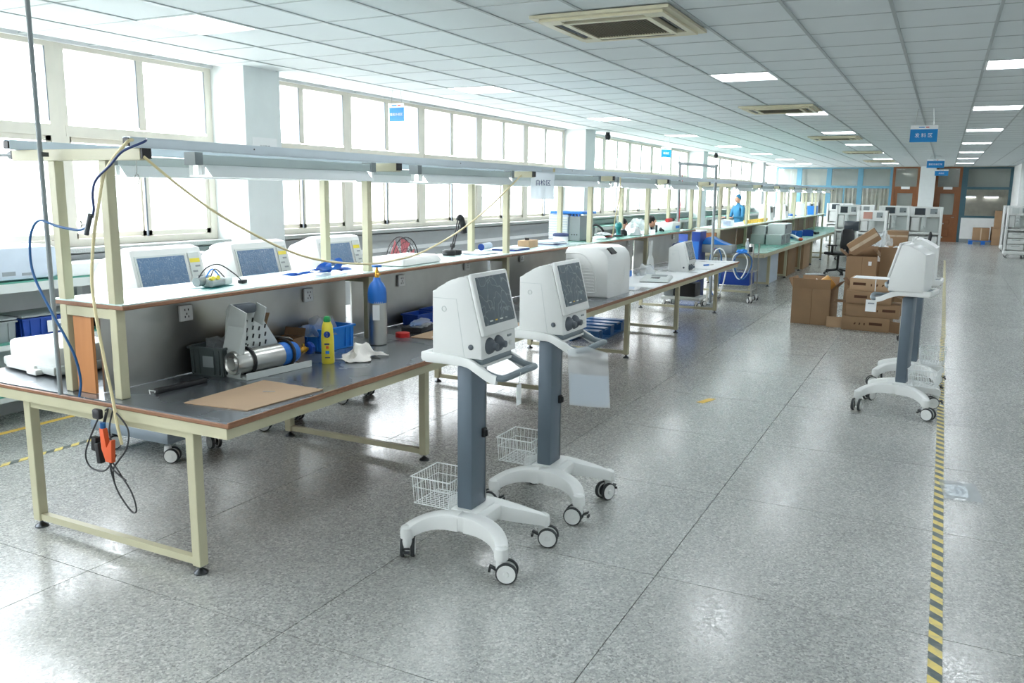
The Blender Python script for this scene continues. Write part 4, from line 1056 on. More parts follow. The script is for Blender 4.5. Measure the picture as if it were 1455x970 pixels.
q.build('webbing', None, t); t.scale = (1.2, 1.4, 1.3); t.location.y = 4.30
t = thing('frame_housing', 'flat white frame housing with a grey window lying on the second upper shelf', 'housing', (-3.60, 5.30, ZU), .05)
part('shell', 'plastic_white', t, ('box', (0, 0, .032), (.34, .60, .06), {'bev': .022, 'taper': .86})); part('window', 'screen_dark', t, ('box', (.02, .10, .0625), (.17, .17, .003))); part('window', 'mid_grey', t, ('box', (.02, -.10, .0625), (.13, .10, .003)))
t = thing('desk_lamp', 'black jointed desk lamp with a heavy double base beside the second upper shelf post', 'lamp', (-3.74, 6.22, ZU))
part('base', 'black', t, ('lathe', [(.05, 0), (.062, .012), (.058, .04), (.03, .05)], None, 20, (0, -.05, 0)), ('lathe', [(.04, 0), (.052, .012), (.048, .036), (.03, .045)], None, 20, (0, .07, 0)))
part('arm', 'black', t, ('tube', [(0, -.01, .03), (.0, .01, .08)], .012, None, 8), ('tube', [(0, .0, .07), (0, .10, .30)], .006, None, 8), ('tube', [(.0, .03, .07), (0, .13, .29)], .006, None, 8), ('cyl', (-.015, .01, .08), (.015, .01, .08), .018, None)); part('head', 'black', t, ('tube', smooth_path([(0, .10, .30), (0, .125, .325), (0, .16, .31), (0, .19, .24), (0, .2, .18)]), [.018]*9+[.018+.0006*i for i in range(24)], None, 10))
def stack(name, label, p, sheets, cat='papers', grp=None, rz=0):
    t = thing(name, label, cat, p, rz, grp)
    z = .0
    for i, (dx, dy, h, m_, r) in enumerate(sheets):
        o = part('sheet' if h < .01 else 'folder', m_, t, ('box', (0, 0, 0), (dx, dy, h))); o.location = (0, 0, z+h/2+.0002); o.rotation_euler = (0, 0, r); z += h+.0004
    return t
stack('papers', 'thin stack of white papers on the second upper shelf near the desk lamp', (-3.62, 6.50, ZU), [(.22, .30, .004, 'paper_blue', .1), (.21, .30, .003, 'paper', -.1), (.2, .28, .003, 'paper', .2)])
t = thing('rolled_paper', 'blue and white rolled drawing on the third upper shelf', 'paper roll', (-3.80, 6.92, ZU), .2)
part('roll', 'paper_blue', t, ('cyl', (0, -.12, .035), (0, .14, .035), .032, None)); part('roll_core', 'blue_dark', t, ('cyl', (0, -.123, .035), (0, -.119, .035), .031, None))
stack('papers', 'dark-edged folders under white papers beside the rolled drawing', (-3.62, 7.10, ZU), [(.24, .32, .012, 'blue_dark', 0), (.22, .3, .006, 'paper', .15), (.22, .3, .004, 'paper_blue', -.2)])
t = thing('wooden_box', 'small pale wooden box with a black knob on the third upper shelf', 'box', (-3.66, 7.55, ZU), .1)
part('body', 'cardboard_light', t, ('box', (0, 0, .035), (.12, .26, .07), {'bev': .003})); part('knob', 'black', t, ('cyl', (0, -.03, .07), (0, -.03, .095), .022, None))
stack('papers', 'pile of blue and white folders on the third upper shelf', (-3.62, 8.02, ZU), [(.25, .36, .010, 'paper_blue', 0), (.24, .33, .010, 'ink', .1), (.23, .32, .008, 'paper', -.1), (.22, .3, .008, 'paper_blue', .2), (.22, .3, .006, 'paper', 0)])
t = thing('round_tin', 'round white tin with a dark blue lid on the folders of the third upper shelf', 'tin', (-3.66, 8.36, ZU))
part('tin', 'paper', t, ('lathe', [(.075, 0), (.08, .01), (.08, .075)], None, 26)); part('lid', 'ink', t, ('lathe', [(.084, .075), (.086, .08), (.086, .10), (.07, .108)], None, 26))
t = thing('filing_rack', 'tall white perforated rack with a blue top on the shelf over the white housing', 'rack', (-3.80, 9.05, ZU), 0)
q = MB(); q.mats = ['paper_blue']; q.box((-.10, -.02, .15), (.24, .40, .29), bev=.01); q.build('folder_stack', None, t)
part('tray_sheet', 'paper', t, *[('box', (-.10, -.225, .03+.028*i), (.23, .012, .018), {'rx': .2}) for i in range(9)])
part('side_panel', 'mid_grey', t, ('box', (.10, -.02, .14), (.13, .40, .27))); part('cover', 'blue_bright', t, ('box', (.0, -.02, .315), (.40, .42, .028), {'bev': .006})); part('upright', 'blue', t, ('box', (.06, -.2, .275), (.02, .02, .05)), ('box', (.10, -.2, .275), (.02, .02, .05)), ('box', (.14, -.2, .275), (.02, .02, .05)))
q = MB(); q.mats = ['black'];
for i in range(3): q.box((.07+.03*i, -.2215, .07), (.014, .003, .012))
q.build('vent_slots', None, t)
t = thing('fan_cage', 'small wire fan base with black hose behind the fourth upper shelf post', 'fan', (-3.66, 9.62, ZU)); part('base', 'plastic_grey', t, ('blob', (0, 0, .03), (.09, .14, .04), None, 5, .5, 3, 2.5, 0.001)); part('hose', 'black', t, ('tube', smooth_path([(-.05, -.28, .14), (-.03, -.15, .16), (0, -.05, .12), (.02, 0, .05)]), .014, None, 8))
t = thing('red_tools', 'pink and red handled tools lying on the fourth upper shelf', 'tool', (-3.66, 9.80, ZU), .2); part('handle', 'red', t, ('cyl', (0, -.13, .02), (.01, .05, .02), .018, None)); part('handle', 'pink', t, ('cyl', (.05, -.05, .018), (.03, .12, .018), .017, None)); part('head', 'mid_grey', t, ('box', (.02, .13, .018), (.08, .06, .03)))
t = thing('hot_glue_gun', 'teal pistol-shaped tool with a white stick standing on the fourth upper shelf', 'tool', (-3.64, 10.12, ZU), .1)
part('body', 'teal', t, ('lathe', [(.05, 0), (.052, .012), (.03, .03), (.028, .09), (.045, .12), (.04, .16), (.015, .18)], None, 16)); part('stick', 'paper', t, ('cyl', (0, -.02, .16), (.0, -.12, .26), .009, None)); part('base', 'black', t, ('box', (.0, -.02, .010), (.12, .16, .02), {'bev': .004}))
bag('plastic_bag', 'white crumpled paper wrap on the fourth upper shelf near the fifth post', (-3.60, 10.60, ZU), (.09, .14, .10), 15, 'paper', .4)
t = thing('round_device', 'small black round device on the fourth upper shelf', 'device', (-3.66, 10.36, ZU)); part('body', 'black', t, ('lathe', [(.05, 0), (.055, .02), (.045, .06), (.02, .075)], None, 18)); part('cap', 'mid_grey', t, ('cyl', (0, 0, .075), (0, 0, .085), .02, None))
bag('plastic_bag', 'big dome-shaped clear bag on the fifth upper shelf', (-3.72, 11.15, ZU), (.16, .28, .20), 21, 'plastic_bag', .25)
t = thing('black_pliers', 'black hand tools and clips on the fifth upper shelf', 'tool', (-3.60, 11.75, ZU), .3)
part('handle', 'black', t, ('tube', smooth_path([(0, -.2, .03), (.01, -.05, .05), (0, .1, .03), (.02, .2, .01)]), .014, None, 8), ('tube', smooth_path([(.05, -.15, .02), (.02, 0, .04), (.05, .17, .01)]), .012, None, 8)); part('clip', 'dark_steel', t, ('box', (-.05, -.15, .05), (.03, .05, .10)), ('box', (-.05, -.02, .05), (.03, .04, .09)))
t = thing('white_case', 'white case with a red tool on top on the fifth upper shelf', 'case', (-3.66, 12.35, ZU)); part('case', 'plastic_white', t, ('box', (0, 0, .06), (.26, .44, .12), {'bev': .008})); part('label_strip', 'blue_bright', t, ('box', (.131, .05, .05), (.002, .2, .04)))
t = thing('red_driver', 'red-bodied hand tool lying on the white case of the fifth upper shelf', 'tool', (-3.62, 12.30, ZU+.1205)); part('body', 'red', t, ('cyl', (0, -.16, .03), (0, .04, .03), .028, None)); part('grip', 'black', t, ('cyl', (0, .04, .03), (0, .18, .03), .022, None))

# ---------------- third to fifth bench
t = thing('ribbed_housing', 'big white moulded housing with rounded top and ribbed side vent on the third bench', 'housing', (-3.04, 7.98, Z1), 0)
q = MB(); q.mats = ['plastic_white']
pf = [(-.25, .0), (.21, .0), (.21, .34), (.195, .41), (.15, .46), (.08, .485), (-.18, .485), (-.225, .475), (-.25, .44)]
q.prism(pf, -.36, .30, None, 'XZ', .03); q.build('shell', None, t)
part('base_lip', 'plastic_grey', t, ('box', (-.02, -.03, .004), (.43, .62, .008)))
part('handle_recess', 'black', t, ('box', (.158, -.17, .435), (.075, .13, .05), {'ry': .75}))
v = MB(); v.mats = ['plastic_white']
for i in range(11):
    z = .075+.030*i; w = .30 if i < 7 else .30-.055*(i-6)
    v.box((-.235+w/2+.0, -.3605, z), (w, .006, .012), bev=.002, seg=1)
o = v.build('vent_ribs', None, t); o['kind'] = 'stuff'
part('vent_rim', 'plastic_white', t, ('tube', smooth_path([(-.242, -.362, .06), (.05, -.362, .045), (.085, -.362, .09), (.07, -.362, .22), (.02, -.362, .34), (-.08, -.362, .42), (-.242, -.362, .42)], 6), .006, None, 6))
part('side_badge', 'plastic_white', t, ('tube', smooth_path([(.211, -.20, .14), (.211, -.05, .12), (.211, .08, .16), (.211, .1, .30)], 6), .004, None, 6))
t = thing('paper_sheet', 'long white paper sheets covering the fourth bench', 'paper', (-3.0, 9.7, Z1)); 
part('sheet', 'paper', t, ('grid', lambda u, v: Vector(((u-.5)*.56, (v-.5)*1.9, .003+.004*abs(noise.noise(Vector((u*3, v*7, 2)))))), 8, 20, None, .001)); part('sheet', 'paper', t, ('box', (.05, 2.2, .003), (.5, 1.2, .004), {'rz': .02}))
stack('papers', 'white printed manual lying beside the white ribbed housing', (-2.98, 8.52, Z1), [(.30, .24, .006, 'paper', .1), (.22, .2, .004, 'paper_blue', .3)])
t = thing('flat_keypad', 'flat pale keypad unit with dark recesses lying on the paper of the fourth bench', 'keypad', (-2.93, 9.52, Z1+.009), .2)
part('body', 'plastic_grey', t, ('box', (0, 0, .02), (.34, .62, .036), {'bev': .012, 'taper': .9})); part('recess', 'mid_grey', t, ('box', (.02, .12, .0385), (.18, .20, .003)), ('box', (.0, -.15, .0385), (.10, .16, .003), 'screen_dark'))
t = thing('blue_tub', 'low bright blue tub beside the white housing on the fourth bench', 'tub', (-3.42, 9.66, Z1)); part('tub', 'blue_bright', t, ('box', (0, 0, .035), (.14, .40, .07), {'bev': .008})); part('contents', 'paper', t, ('blob', (0, 0, .075), (.06, .16, .025), None, 6, .4))
t = thing('black_camera', 'small black double-knob device on the bench just past the white housing', 'device', (-3.30, 9.1, Z1), .2); part('body', 'black', t, ('box', (0, 0, .03), (.08, .12, .055), {'bev': .008}), ('cyl', (.04, -.03, .03), (.07, -.03, .03), .025, None)); part('bottle', 'screen_dark', t, ('cyl', (-.05, .05, 0.001), (-.05, .05, .16), .035, None))
bag('plastic_bag', 'heap of white wrapping on the fourth bench below the shelf', (-3.28, 10.15, Z1), (.11, .22, .12), 31, 'plastic_bag', .4)
def desk_monitor(label, loc, rz, grp=None):
    t = thing('patient_monitor', label, 'monitor', loc, rz, grp); monitor_head(t, -.028); return t
desk_monitor('monitor head without a cart standing on the fifth bench', (-3.02, 10.95, Z1), 0)
t = thing('curved_stand', 'white curved stand leaning against the panel behind the bench-top monitor', 'stand', (-3.36, 10.60, Z1)); part('stand', 'plastic_white', t, ('box', (0, 0, .006), (.12, .3, .012)), ('prism', [(-.15, 0.01), (.15, 0.01), (.10, .16), (.03, .22), (.05, .40), (-.03, .40), (-.05, .2), (-.11, .14)], -.01, .01, None, 'YZ'))
t = thing('pen', 'blue-handled screwdriver on the white paper of the fifth bench', 'screwdriver', (-2.90, 11.80, Z1+.009), 1.1); part('grip', 'blue', t, ('cyl', (-.08, 0, .012), (.02, 0, .012), .011, None)); part('shaft', 'steel', t, ('cyl', (.02, 0, .012), (.12, 0, .012), .004, None))
t = thing('yellow_bottle', 'small yellow and white bottle standing by the last post of the near row', 'bottle', (-3.36, 12.35, Z1)); part('bottle', 'yellow', t, ('lathe', [(.035, 0), (.035, .10), (.03, .11)], None, 16)); part('top', 'paper', t, ('lathe', [(.031, .11), (.033, .12), (.03, .2), (.015, .23)], None, 16))
t = thing('blue_shirt_bag', 'dark blue wrapped bundle leaning against the panel of the fifth bench', 'bundle', (-3.34, 11.75, Z1)); part('wrap', 'ink', t, ('blob', (0, 0, .14), (.07, .16, .19), None, 17, .25, 3, 2.2, 0.001))
t = thing('blue_pallet', 'blue plastic pallet on the floor under the near bench row', 'pallet', (-4.0, 9.9, 0), .05)
q = MB(); q.mats = ['frame_blue']; q.mats = ['blue_hose']
for i in range(5): q.box((0, -.5+.25*i, .135), (.8, .14, .025))
for xx in (-.34, 0, .34):
    for yy in (-.45, 0, .45): q.box((xx, yy, .075), (.11, .14, .095))
    q.box((xx, 0, .015), (.11, 1.1, .025))
q.build('deck', None, t)

# ================================================================ HOSES AND CABLES at the near end
def hose(name, label, pts, r, m, cat='hose', n=10):
    q = MB(); q.tube(smooth_path(pts, n), r, m, 8); return tag(q.build(name, m), label, cat)
hose('hose', 'long cream hose sagging from the near crossbeam to the third post over the shelf', [(-3.195, 2.66, 1.93), (-3.2, 2.873, 1.791), (-3.2, 3.128, 1.648), (-3.2, 3.524, 1.479), (-3.2, 3.85, 1.39), (-3.2, 4.278, 1.338), (-3.2, 4.584, 1.34), (-3.2, 4.923, 1.375), (-3.2, 5.401, 1.493), (-3.21, 5.833, 1.641), (-3.22, 6.128, 1.76), (-3.225, 6.5, 1.93)], .0065, 'cream_hose')
hose('hose', 'cream hose hanging down the near end of the first bench', [(-3.20, 2.61, 2.0), (-3.18, 2.57, 1.99), (-3.24, 2.545, 1.925), (-3.30, 2.53, 1.842), (-3.355, 2.53, 1.69), (-3.40, 2.53, 1.55), (-3.43, 2.53, 1.374), (-3.42, 2.53, 1.214), (-3.395, 2.54, .988), (-3.375, 2.55, .825), (-3.37, 2.56, .70), (-3.36, 2.57, .60)], .0075, 'cream_hose')
hose('hose', 'dark blue tube draped over the end of the near crossbeam', [(-3.10, 2.60, 2.0), (-3.06, 2.55, 1.985), (-3.157, 2.52, 1.945), (-3.235, 2.515, 1.887), (-3.33, 2.515, 1.827), (-3.36, 2.515, 1.766), (-3.36, 2.515, 1.70), (-3.375, 2.515, 1.66)], .0055, 'navy_hose')
hose('hose', 'bright blue tube arching left from the valve and down to the bench edge', [(-3.39, 2.50, 1.62), (-3.461, 2.50, 1.604), (-3.605, 2.50, 1.618), (-3.717, 2.5, 1.64), (-3.779, 2.5, 1.599), (-3.81, 2.5, 1.516), (-3.80, 2.5, 1.385), (-3.70, 2.5, 1.226), (-3.62, 2.51, 1.099), (-3.59, 2.53, 1.002), (-3.62, 2.57, .879), (-3.66, 2.585, .792)], .006, 'blue_hose')
t = thing('air_valve', 'small metal hose valve with a round key hanging by the near post', 'valve', (-3.385, 2.50, 1.63))
part('body', 'dark_steel', t, ('tube', [(.02, 0, .045), (.0, 0, 0), (-.018, 0, -.045)], .011, None, 10)); part('key', 'steel', t, ('lathe', [(.004, -.004), (.017, -.004), (.017, .004), (.004, .004)], None, 14, (-.06, 0, .0), 'Y'), ('cyl', (-.05, 0, 0), (-.01, 0, .0), .004, None))
t = thing('wire_hook', 'twisted wire hook hanging from the end of the near crossbeam', 'hook', (-3.222, 2.64, 1.914)); part('hook', 'steel', t, ('tube', smooth_path([(0, 0, 0), (0, 0, -.05), (-.014, 0, -.075), (0, 0, -.105), (.014, 0, -.08), (.004, 0, -.06)], 5), .0022, None, 6))
t = thing('cable_bundle', 'bundle of black cables with plugs hanging under the near bench end', 'cable', (-3.44, 2.565, .70))
o_ = Vector((-3.44, 2.565, .70))
def cab(pts): return ('tube', smooth_path([Vector(p)-o_ for p in pts], 8), .0042, None, 6)
part('cable', 'black_cable', t, cab([(-3.50, 2.60, .74), (-3.40, 2.56, .77), (-3.30, 2.56, .69), (-3.30, 2.55, .60), (-3.36, 2.55, .53), (-3.42, 2.56, .47), (-3.42, 2.56, .40)]))
part('cable', 'black_cable', t, cab([(-3.52, 2.59, .73), (-3.55, 2.55, .62), (-3.60, 2.55, .52), (-3.57, 2.55, .46), (-3.48, 2.55, .455), (-3.42, 2.55, .50), (-3.38, 2.55, .55)]))
part('cable', 'black_cable', t, cab([(-3.48, 2.60, .75), (-3.46, 2.55, .63), (-3.43, 2.55, .52), (-3.42, 2.55, .45), (-3.38, 2.55, .36), (-3.30, 2.55, .285), (-3.265, 2.55, .30), (-3.29, 2.55, .38), (-3.36, 2.55, .46), (-3.42, 2.55, .53), (-3.47, 2.56, .66), (-3.47, 2.58, .74)]))
part('cable', 'black_cable', t, cab([(-3.44, 2.60, .76), (-3.40, 2.54, .68), (-3.39, 2.54, .58), (-3.41, 2.54, .50), (-3.36, 2.54, .46), (-3.31, 2.54, .44)]))
part('plug', 'black', t, ('box', (-.10, 0, -.12), (.035, .03, .07), {'ry': .1, 'bev': .006})); part('plug', 'black', t, ('box', (-.062, -.01, -.16), (.028, .03, .10), {'ry': -.12, 'bev': .006})); part('strain_relief', 'black_cable', t, ('box', (-.07, .0, .03), (.05, .03, .05), {'bev': .01}))
t = thing('clamp', 'orange spring clamp hanging among the black cables under the near bench end', 'clamp', (-3.395, 2.53, .58)); part('jaw', 'orange', t, ('prism', [(-.05, .10), (-.02, .10), (-.01, .0), (.02, .05), (.03, .05), (.02, -.06), (-.02, -.06), (-.045, .0)], -.012, .012, None, 'XZ', .003)); part('cuff', 'blue_hose', t, ('cyl', (-.036, 0, .10), (-.036, 0, .125), .013, None))
t = thing('paper_notice', 'translucent white paper notice hanging from the overhead channel above the third bench', 'notice', (-3.19, 6.88, 1.99), 1.02)
part('sheet', 'thin_paper', t, ('grid', lambda u, v: Vector(((u-.5)*.25, .02*math.sin(v*2.5), -.26*v)), 4, 6, None, .001)); text('lettering', '自检区', .055, 'ink', t, (0, .008, -.12), (PI/2, 0, 0))
part('tape_strip', 'cream_hose', t, ('box', (-.11, 0, -.005), (.02, .004, .03)), ('box', (.11, 0, -.005), (.02, .004, .03)))
hose('hose', 'thin cream hose hanging beside the fourth post of the near row', [(-3.2, 8.9, 1.96), (-3.22, 8.95, 1.75), (-3.3, 9.05, 1.5), (-3.36, 9.15, 1.3)], .007, 'cream_hose')

# ================================================================ SIDE BENCH CONTENTS (left edge of the picture)
t = thing('wrapped_carton', 'large pale blue plastic-wrapped pack on the side bench at the left edge', 'package', (-6.28, 3.93, 1.0905), 0)
part('wrap', 'paper_blue', t, ('box', (0, 0, .13), (.34, .62, .26), {'bev': .05})); part('print', 'grey_mark', t, ('box', (.171, -.1, .06), (.002, .1, .03)), ('box', (.171, .04, .05), (.002, .08, .02)))
for i, (y, l, h, m_) in enumerate(((4.52, .44, .10, 'paper'), (5.05, .5, .09, 'plastic_white'), (5.60, .4, .11, 'paper'))):
    t = thing('flat_carton', 'flat white package on the near side bench, %s beyond the wrapped pack' % ORD[i], 'package', (-6.27, y, 1.0905), .04*i, 'flat packages on the near side bench'); part('box', m_, t, ('box', (0, 0, h/2), (.32, l, h), {'bev': .006}))
t = thing('bowl', 'white enamel cup lying tilted on the side bench before the near pillar', 'cup', (-5.98, 5.93, 1.15)); part('cup', 'paper', t, ('lathe', [(.03, -.05), (.055, -.05), (.07, .05), (.066, .05), (.05, -.042)], None, 20, {'mtx': Matrix.Rotation(-.5, 3, 'Y')})); part('band', 'mint_top', t, ('lathe', [(.062, -.02), (.072, .03), (.064, .03)], None, 20, {'mtx': Matrix.Rotation(-.5, 3, 'Y')}))
C['bowl'].location.z = 1.205; C['bowl'].location.x = -6.18
t = thing('tool_tray', 'teal tray with an orange handle beside the white cup on the side bench', 'tray', (-6.27, 6.0, 1.0905)); part('tray', 'green_top', t, ('box', (0, -.05, .02), (.3, .24, .04), {'bev': .006})); part('handle', 'orange_wood', t, ('cyl', (.08, -.2, .045), (.1, -.02, .06), .016, None))
t = thing('router_box', 'small white network box with dark sockets behind the first console', 'device', (-6.25, 5.45, 1.0905)); 
C.remove(t)
crate('crate', 'light grey lidded crate on the middle shelf at the left edge', (-6.30, 3.62, .6405), .32, .50, .16, 'mid_grey', 0)
part('note', 'paper', C['crate.001'], ('box', (.168, -.02, .08), (.003, .16, .09)), ('box', (.1695, -.02, .08), (.002, .08, .02), 'grey_mark')); part('lid', 'mid_grey', C['crate.001'], ('box', (0, 0, .172), (.33, .51, .015), {'bev': .004}))
crate('crate', 'deep blue lidded crate beside the light grey one on the middle shelf', (-6.30, 4.18, .6405), .32, .52, .16, 'blue_dark', 0)
part('note', 'paper', C['crate.002'], ('box', (.168, .02, .08), (.003, .18, .09)), ('box', (.1695, .02, .08), (.002, .09, .02), 'grey_mark')); part('lid', 'mid_grey', C['crate.002'], ('box', (0, 0, .172), (.33, .53, .015), {'bev': .004}))
for i, y in enumerate((4.85, 5.45)):
    crate('crate', ('black' if i == 0 else 'second black')+' open crate farther along the middle shelf of the near side bench', (-6.30, y, .6405), .265, .5, .15, 'black', 0)
crate('crate', 'dark blue open crate on the bottom shelf of the near side bench', (-6.30, 4.7, .2505), .265, .55, .16, 'blue_dark', 0)
# low wall cable trunk
struct(part('trim_31', 'paper', None, ('box', (XL+.012, 10.9, 1.02), (.022, 8.1, .05))))

# ================================================================ HOSE TROLLEY AND FRAME between the two rows
t = thing('pipe_gantry', 'grey pipe frame rising above the gap between the two bench rows', 'frame', (-3.62, 13.75, 0))
part('pipe', 'mid_grey', t, ('tube', smooth_path([(-.29, 0, 0), (-.29, 0, 1.2), (-.30, 0, 2.2), (-.27, 0, 2.27), (.25, 0, 2.22), (.29, 0, 2.17), (.30, 0, 1.2), (.31, 0, 0)], 6), .023, None, 10)); part('foot', 'mid_grey', t, ('box', (-.29, 0, .012), (.10, .4, .024)), ); part('foot', 'mid_grey', t, ('box', (.31, 0, .012), (.10, .4, .024)))
part('wire', 'red', t, ('tube', smooth_path([(-.26, -.02, 2.2), (-.24, -.02, 1.9), (-.26, -.02, 1.6), (-.27, -.02, 1.2)], 5), .006, None, 5))
t = thing('hose_trolley', 'steel wire trolley on casters hung with coiled blue and white hoses', 'trolley', (-3.08, 14.40, 0))
for sx in (-.34, .34):
    for sy in (-.24, .24):
        part('post', 'steel', t, ('cyl', (sx, sy, .10), (sx, sy, .98), .012, None)); caster(t, sx, sy, .7 if sx < 0 else 2.2, .045, False)
for z in (.22, .52, .80):
    q = MB(); q.mats = ['steel']; q.tube([(-.34, -.24, z), (.34, -.24, z), (.34, .24, z), (-.34, .24, z)], .007, None, 6, closed=True)
    for i in range(16): q.tube([(-.32+.043*i, -.24, z), (-.32+.043*i, .24, z)], .0028, None, 4)
    q.build('wire_shelf', None, t)
part('liner', 'blue_dark', t, ('box', (0, 0, .40), (.60, .42, .22), {'bev': .02}))
for i, (xx, r_, m_) in enumerate(((.14, .12, 'white_hose'), (.19, .14, 'blue_hose'), (-.26, .10, 'blue_hose'), (-.20, .12, 'white_hose'))):
    P = [(xx+r_*math.sin(a*PI/8)*(1+.35*math.cos(a*PI/8)), -.27-.008*i, .62+(.22 if i < 2 else .40)*-math.cos(a*PI/8)*-1*(1) -(.0 if i < 2 else .12)) for a in range(16)]
    part('hose', m_, t, ('tube', P, .011, None, 8, {'closed': True}))
part('hose_bundle', 'blue_bright', t, ('blob', (.16, -.26, .86), (.09, .04, .04), None, 3, .4))
t = thing('grey_tub', 'long dark grey tub with a bright blue sheet on the hose trolley', 'tub', (-3.28, 14.40, .8085)); part('tub', 'mid_grey', t, ('box', (-.1, 0, .07), (.56, .36, .135), {'bev': .006})); part('label_note', 'orange', t, ('box', (-.12, -.182, .07), (.07, .003, .03)))
part('blue_sheet', 'blue_bright', t, ('prism', [(-.36, .137), (.12, .137), (-.06, .19), (-.2, .27), (-.28, .25)], -.14, .14, None, 'XZ', .01))
t = thing('water_bottle', 'clear green-tinted bottle standing on the hose trolley', 'bottle', (-2.90, 14.45, .8085)); part('bottle', 'clear_sleeve', t, ('lathe', [(.03, 0), (.034, .01), (.034, .16), (.014, .21), (.014, .23)], None, 16)); part('cap', 'paper', t, ('cyl', (0, 0, .231), (0, 0, .25), .016, None))
t = thing('metal_canister', 'small metal canister with a black band at the end of the hose trolley', 'canister', (-2.80, 14.30, .8085)); part('can', 'steel', t, ('lathe', [(.04, 0), (.042, .01), (.042, .15), (.03, .17)], None, 16)); part('band', 'black', t, ('lathe', [(.0425, .04), (.0435, .045), (.0435, .12), (.0425, .125)], None, 16))
t = thing('equipment_trolley', 'low trolley with a black boxed unit seen under the last near bench', 'trolley', (-3.62, 13.24, 0))
for sx in (-.26, .26):
    for sy in (-.18, .18): caster(t, sx, sy, 1.0, .045, False)
part('deck', 'plastic_grey', t, ('box', (0, 0, .15), (.62, .44, .05), {'bev': .01})); part('unit', 'black', t, ('box', (.06, 0, .29), (.34, .34, .22), {'bev': .01})); part('unit_side', 'mid_grey', t, ('box', (-.20, 0, .28), (.16, .34, .20), {'bev': .01}))
t = thing('blue_cabinet', 'dark blue cabinet with a white top standing by the orange shelf end', 'cabinet', (-3.82, 14.28, 0)); part('body', 'blue_dark', t, ('box', (0, 0, .58), (.42, .4, 1.16), {'bev': .006})); part('top', 'paper', t, ('box', (0, 0, 1.171), (.44, .42, .02))); part('door', 'blue', t, ('box', (.02, -.203, .55), (.34, .008, .9)))
t = thing('white_teapots', 'cluster of small white fittings on the trolley in front of the blue cabinet', 'fittings', (-3.62, 14.62, .8085))
C.remove(t)

# ================================================================ FAR GREEN BENCHES: contents
def silver_box(label, p, d):
    t = thing('metal_enclosure', label, 'metal box', p, 0, 'grey metal enclosures'); x, y, z = d
    q = MB(); q.mats = ['lamp_body']; q.box((0, y/2, z/2), (x, y, z), bev=.004, seg=1); q.build('case', None, t)
    v = MB(); v.mats = ['mid_grey']; v.box((x/2+.001, y/2, z/2), (.004, y*.9, z*.88)); v.build('side_frame', None, t)
    part('handle_slot', 'black', t, ('box', (x/2+.004, y*.2, z*.7), (.004, .03, z*.3))); return t
silver_box('lower grey metal enclosure nearest the aisle on the first green bench', (-3.03, 17.65, Z1), (.30, .50, .20))
silver_box('lower grey metal enclosure nearest the shelf on the first green bench', (-3.36, 17.70, Z1), (.28, .50, .20))
silver_box('upper grey metal enclosure stacked on the aisle-side one', (-3.04, 17.95, Z1+.2005), (.34, .9, .21)); silver_box('lower grey metal enclosure just behind the aisle-side stack', (-3.04, 18.20, Z1), (.32, .60, .20))
silver_box('upper grey metal enclosure stacked nearest the shelf', (-3.375, 17.85, Z1+.2005), (.27, .45, .17))
for i, (x, y, m_) in enumerate(((-3.35, 19.6, 'blue_dark'), (-3.30, 20.2, 'blue_dark'), (-3.2, 20.8, 'blue'), (-3.15, 21.5, 'blue'), (-3.0, 22.2, 'blue_dark'))):
    crate('parts_bin', 'blue parts bin on the green benches past the metal enclosures, %s away' % ORD[i], (x, y, Z1), .26, .42, .14, m_, .05*i, 'bin', 'blue bins on the green benches', False)
t = thing('white_handpiece', 'long white handpiece with an orange end lying past the blue bins', 'handpiece', (-2.95, 19.9, Z1), .5); part('body', 'plastic_white', t, ('tube', smooth_path([(0, -.3, .03), (.02, 0, .06), (.04, .35, .09)]), .035, None, 10)); part('end', 'orange', t, ('blob', (0, -.36, .035), (.05, .06, .035), None, 2, .1))
t = thing('black_tool', 'black hand tool lying farther along the green benches', 'tool', (-2.92, 23.2, Z1)); part('body', 'black', t, ('tube', [(0, -.2, .03), (.03, .2, .03)], .03, None, 8)); part('grip', 'rubber', t, ('tube', [(.0, .1, .03), (-.1, .22, .03)], .025, None, 8))
for i in range(9):
    t = thing('yellow_tag', 'yellow cup in the row on the far shelf, %s from the near end' % ORD[i], 'cup', (-3.55, 17.4+.26*i, 1.2005), 0, 'yellow cups on the far shelf'); part('cup', 'yellow_tape', t, ('lathe', [(.045, 0), (.055, .07), (.05, .07), (.04, .008)], None, 14)); t.name = 'yellow_cup'
def console_small(label, p):
    t = thing('bench_console', label, 'device', p, 0, 'small white consoles on the far shelf'); part('body', 'plastic_white', t, ('prism', [(-.14, 0), (.14, 0), (.10, .34), (-.14, .36)], -.2, .2, None, 'XZ', .015)); part('screen', 'screen_dark', t, ('box', (.122, -.04, .24), (.006, .2, .12), {'ry': -.12})); return t
console_small('small white console with a dark screen on the far shelf by the yellow cups', (-3.68, 20.3, 1.2005)); console_small('second small white console farther along the far shelf', (-3.68, 22.4, 1.2005)); console_small('third small white console on the far shelf near its end', (-3.68, 25.8, 1.2005))
t = thing('blue_case', 'bright blue case on the far shelf near its end', 'case', (-3.62, 27.3, 1.2005)); part('case', 'blue_bright', t, ('box', (0, 0, .13), (.3, .6, .26), {'bev': .02})); part('grip', 'black', t, ('tube', [(0, -.1, .26), (0, -.08, .30), (0, .08, .30), (0, .1, .26)], .012, None, 6))
t = thing('blue_roll', 'crumpled blue sheet on the far shelf between two white consoles', 'sheet', (-3.6, 23.5, 1.2005)); part('sheet', 'blue', t, ('blob', (0, 0, .03), (.1, .3, .06), None, 6, .5, 3, 2.2, .001))
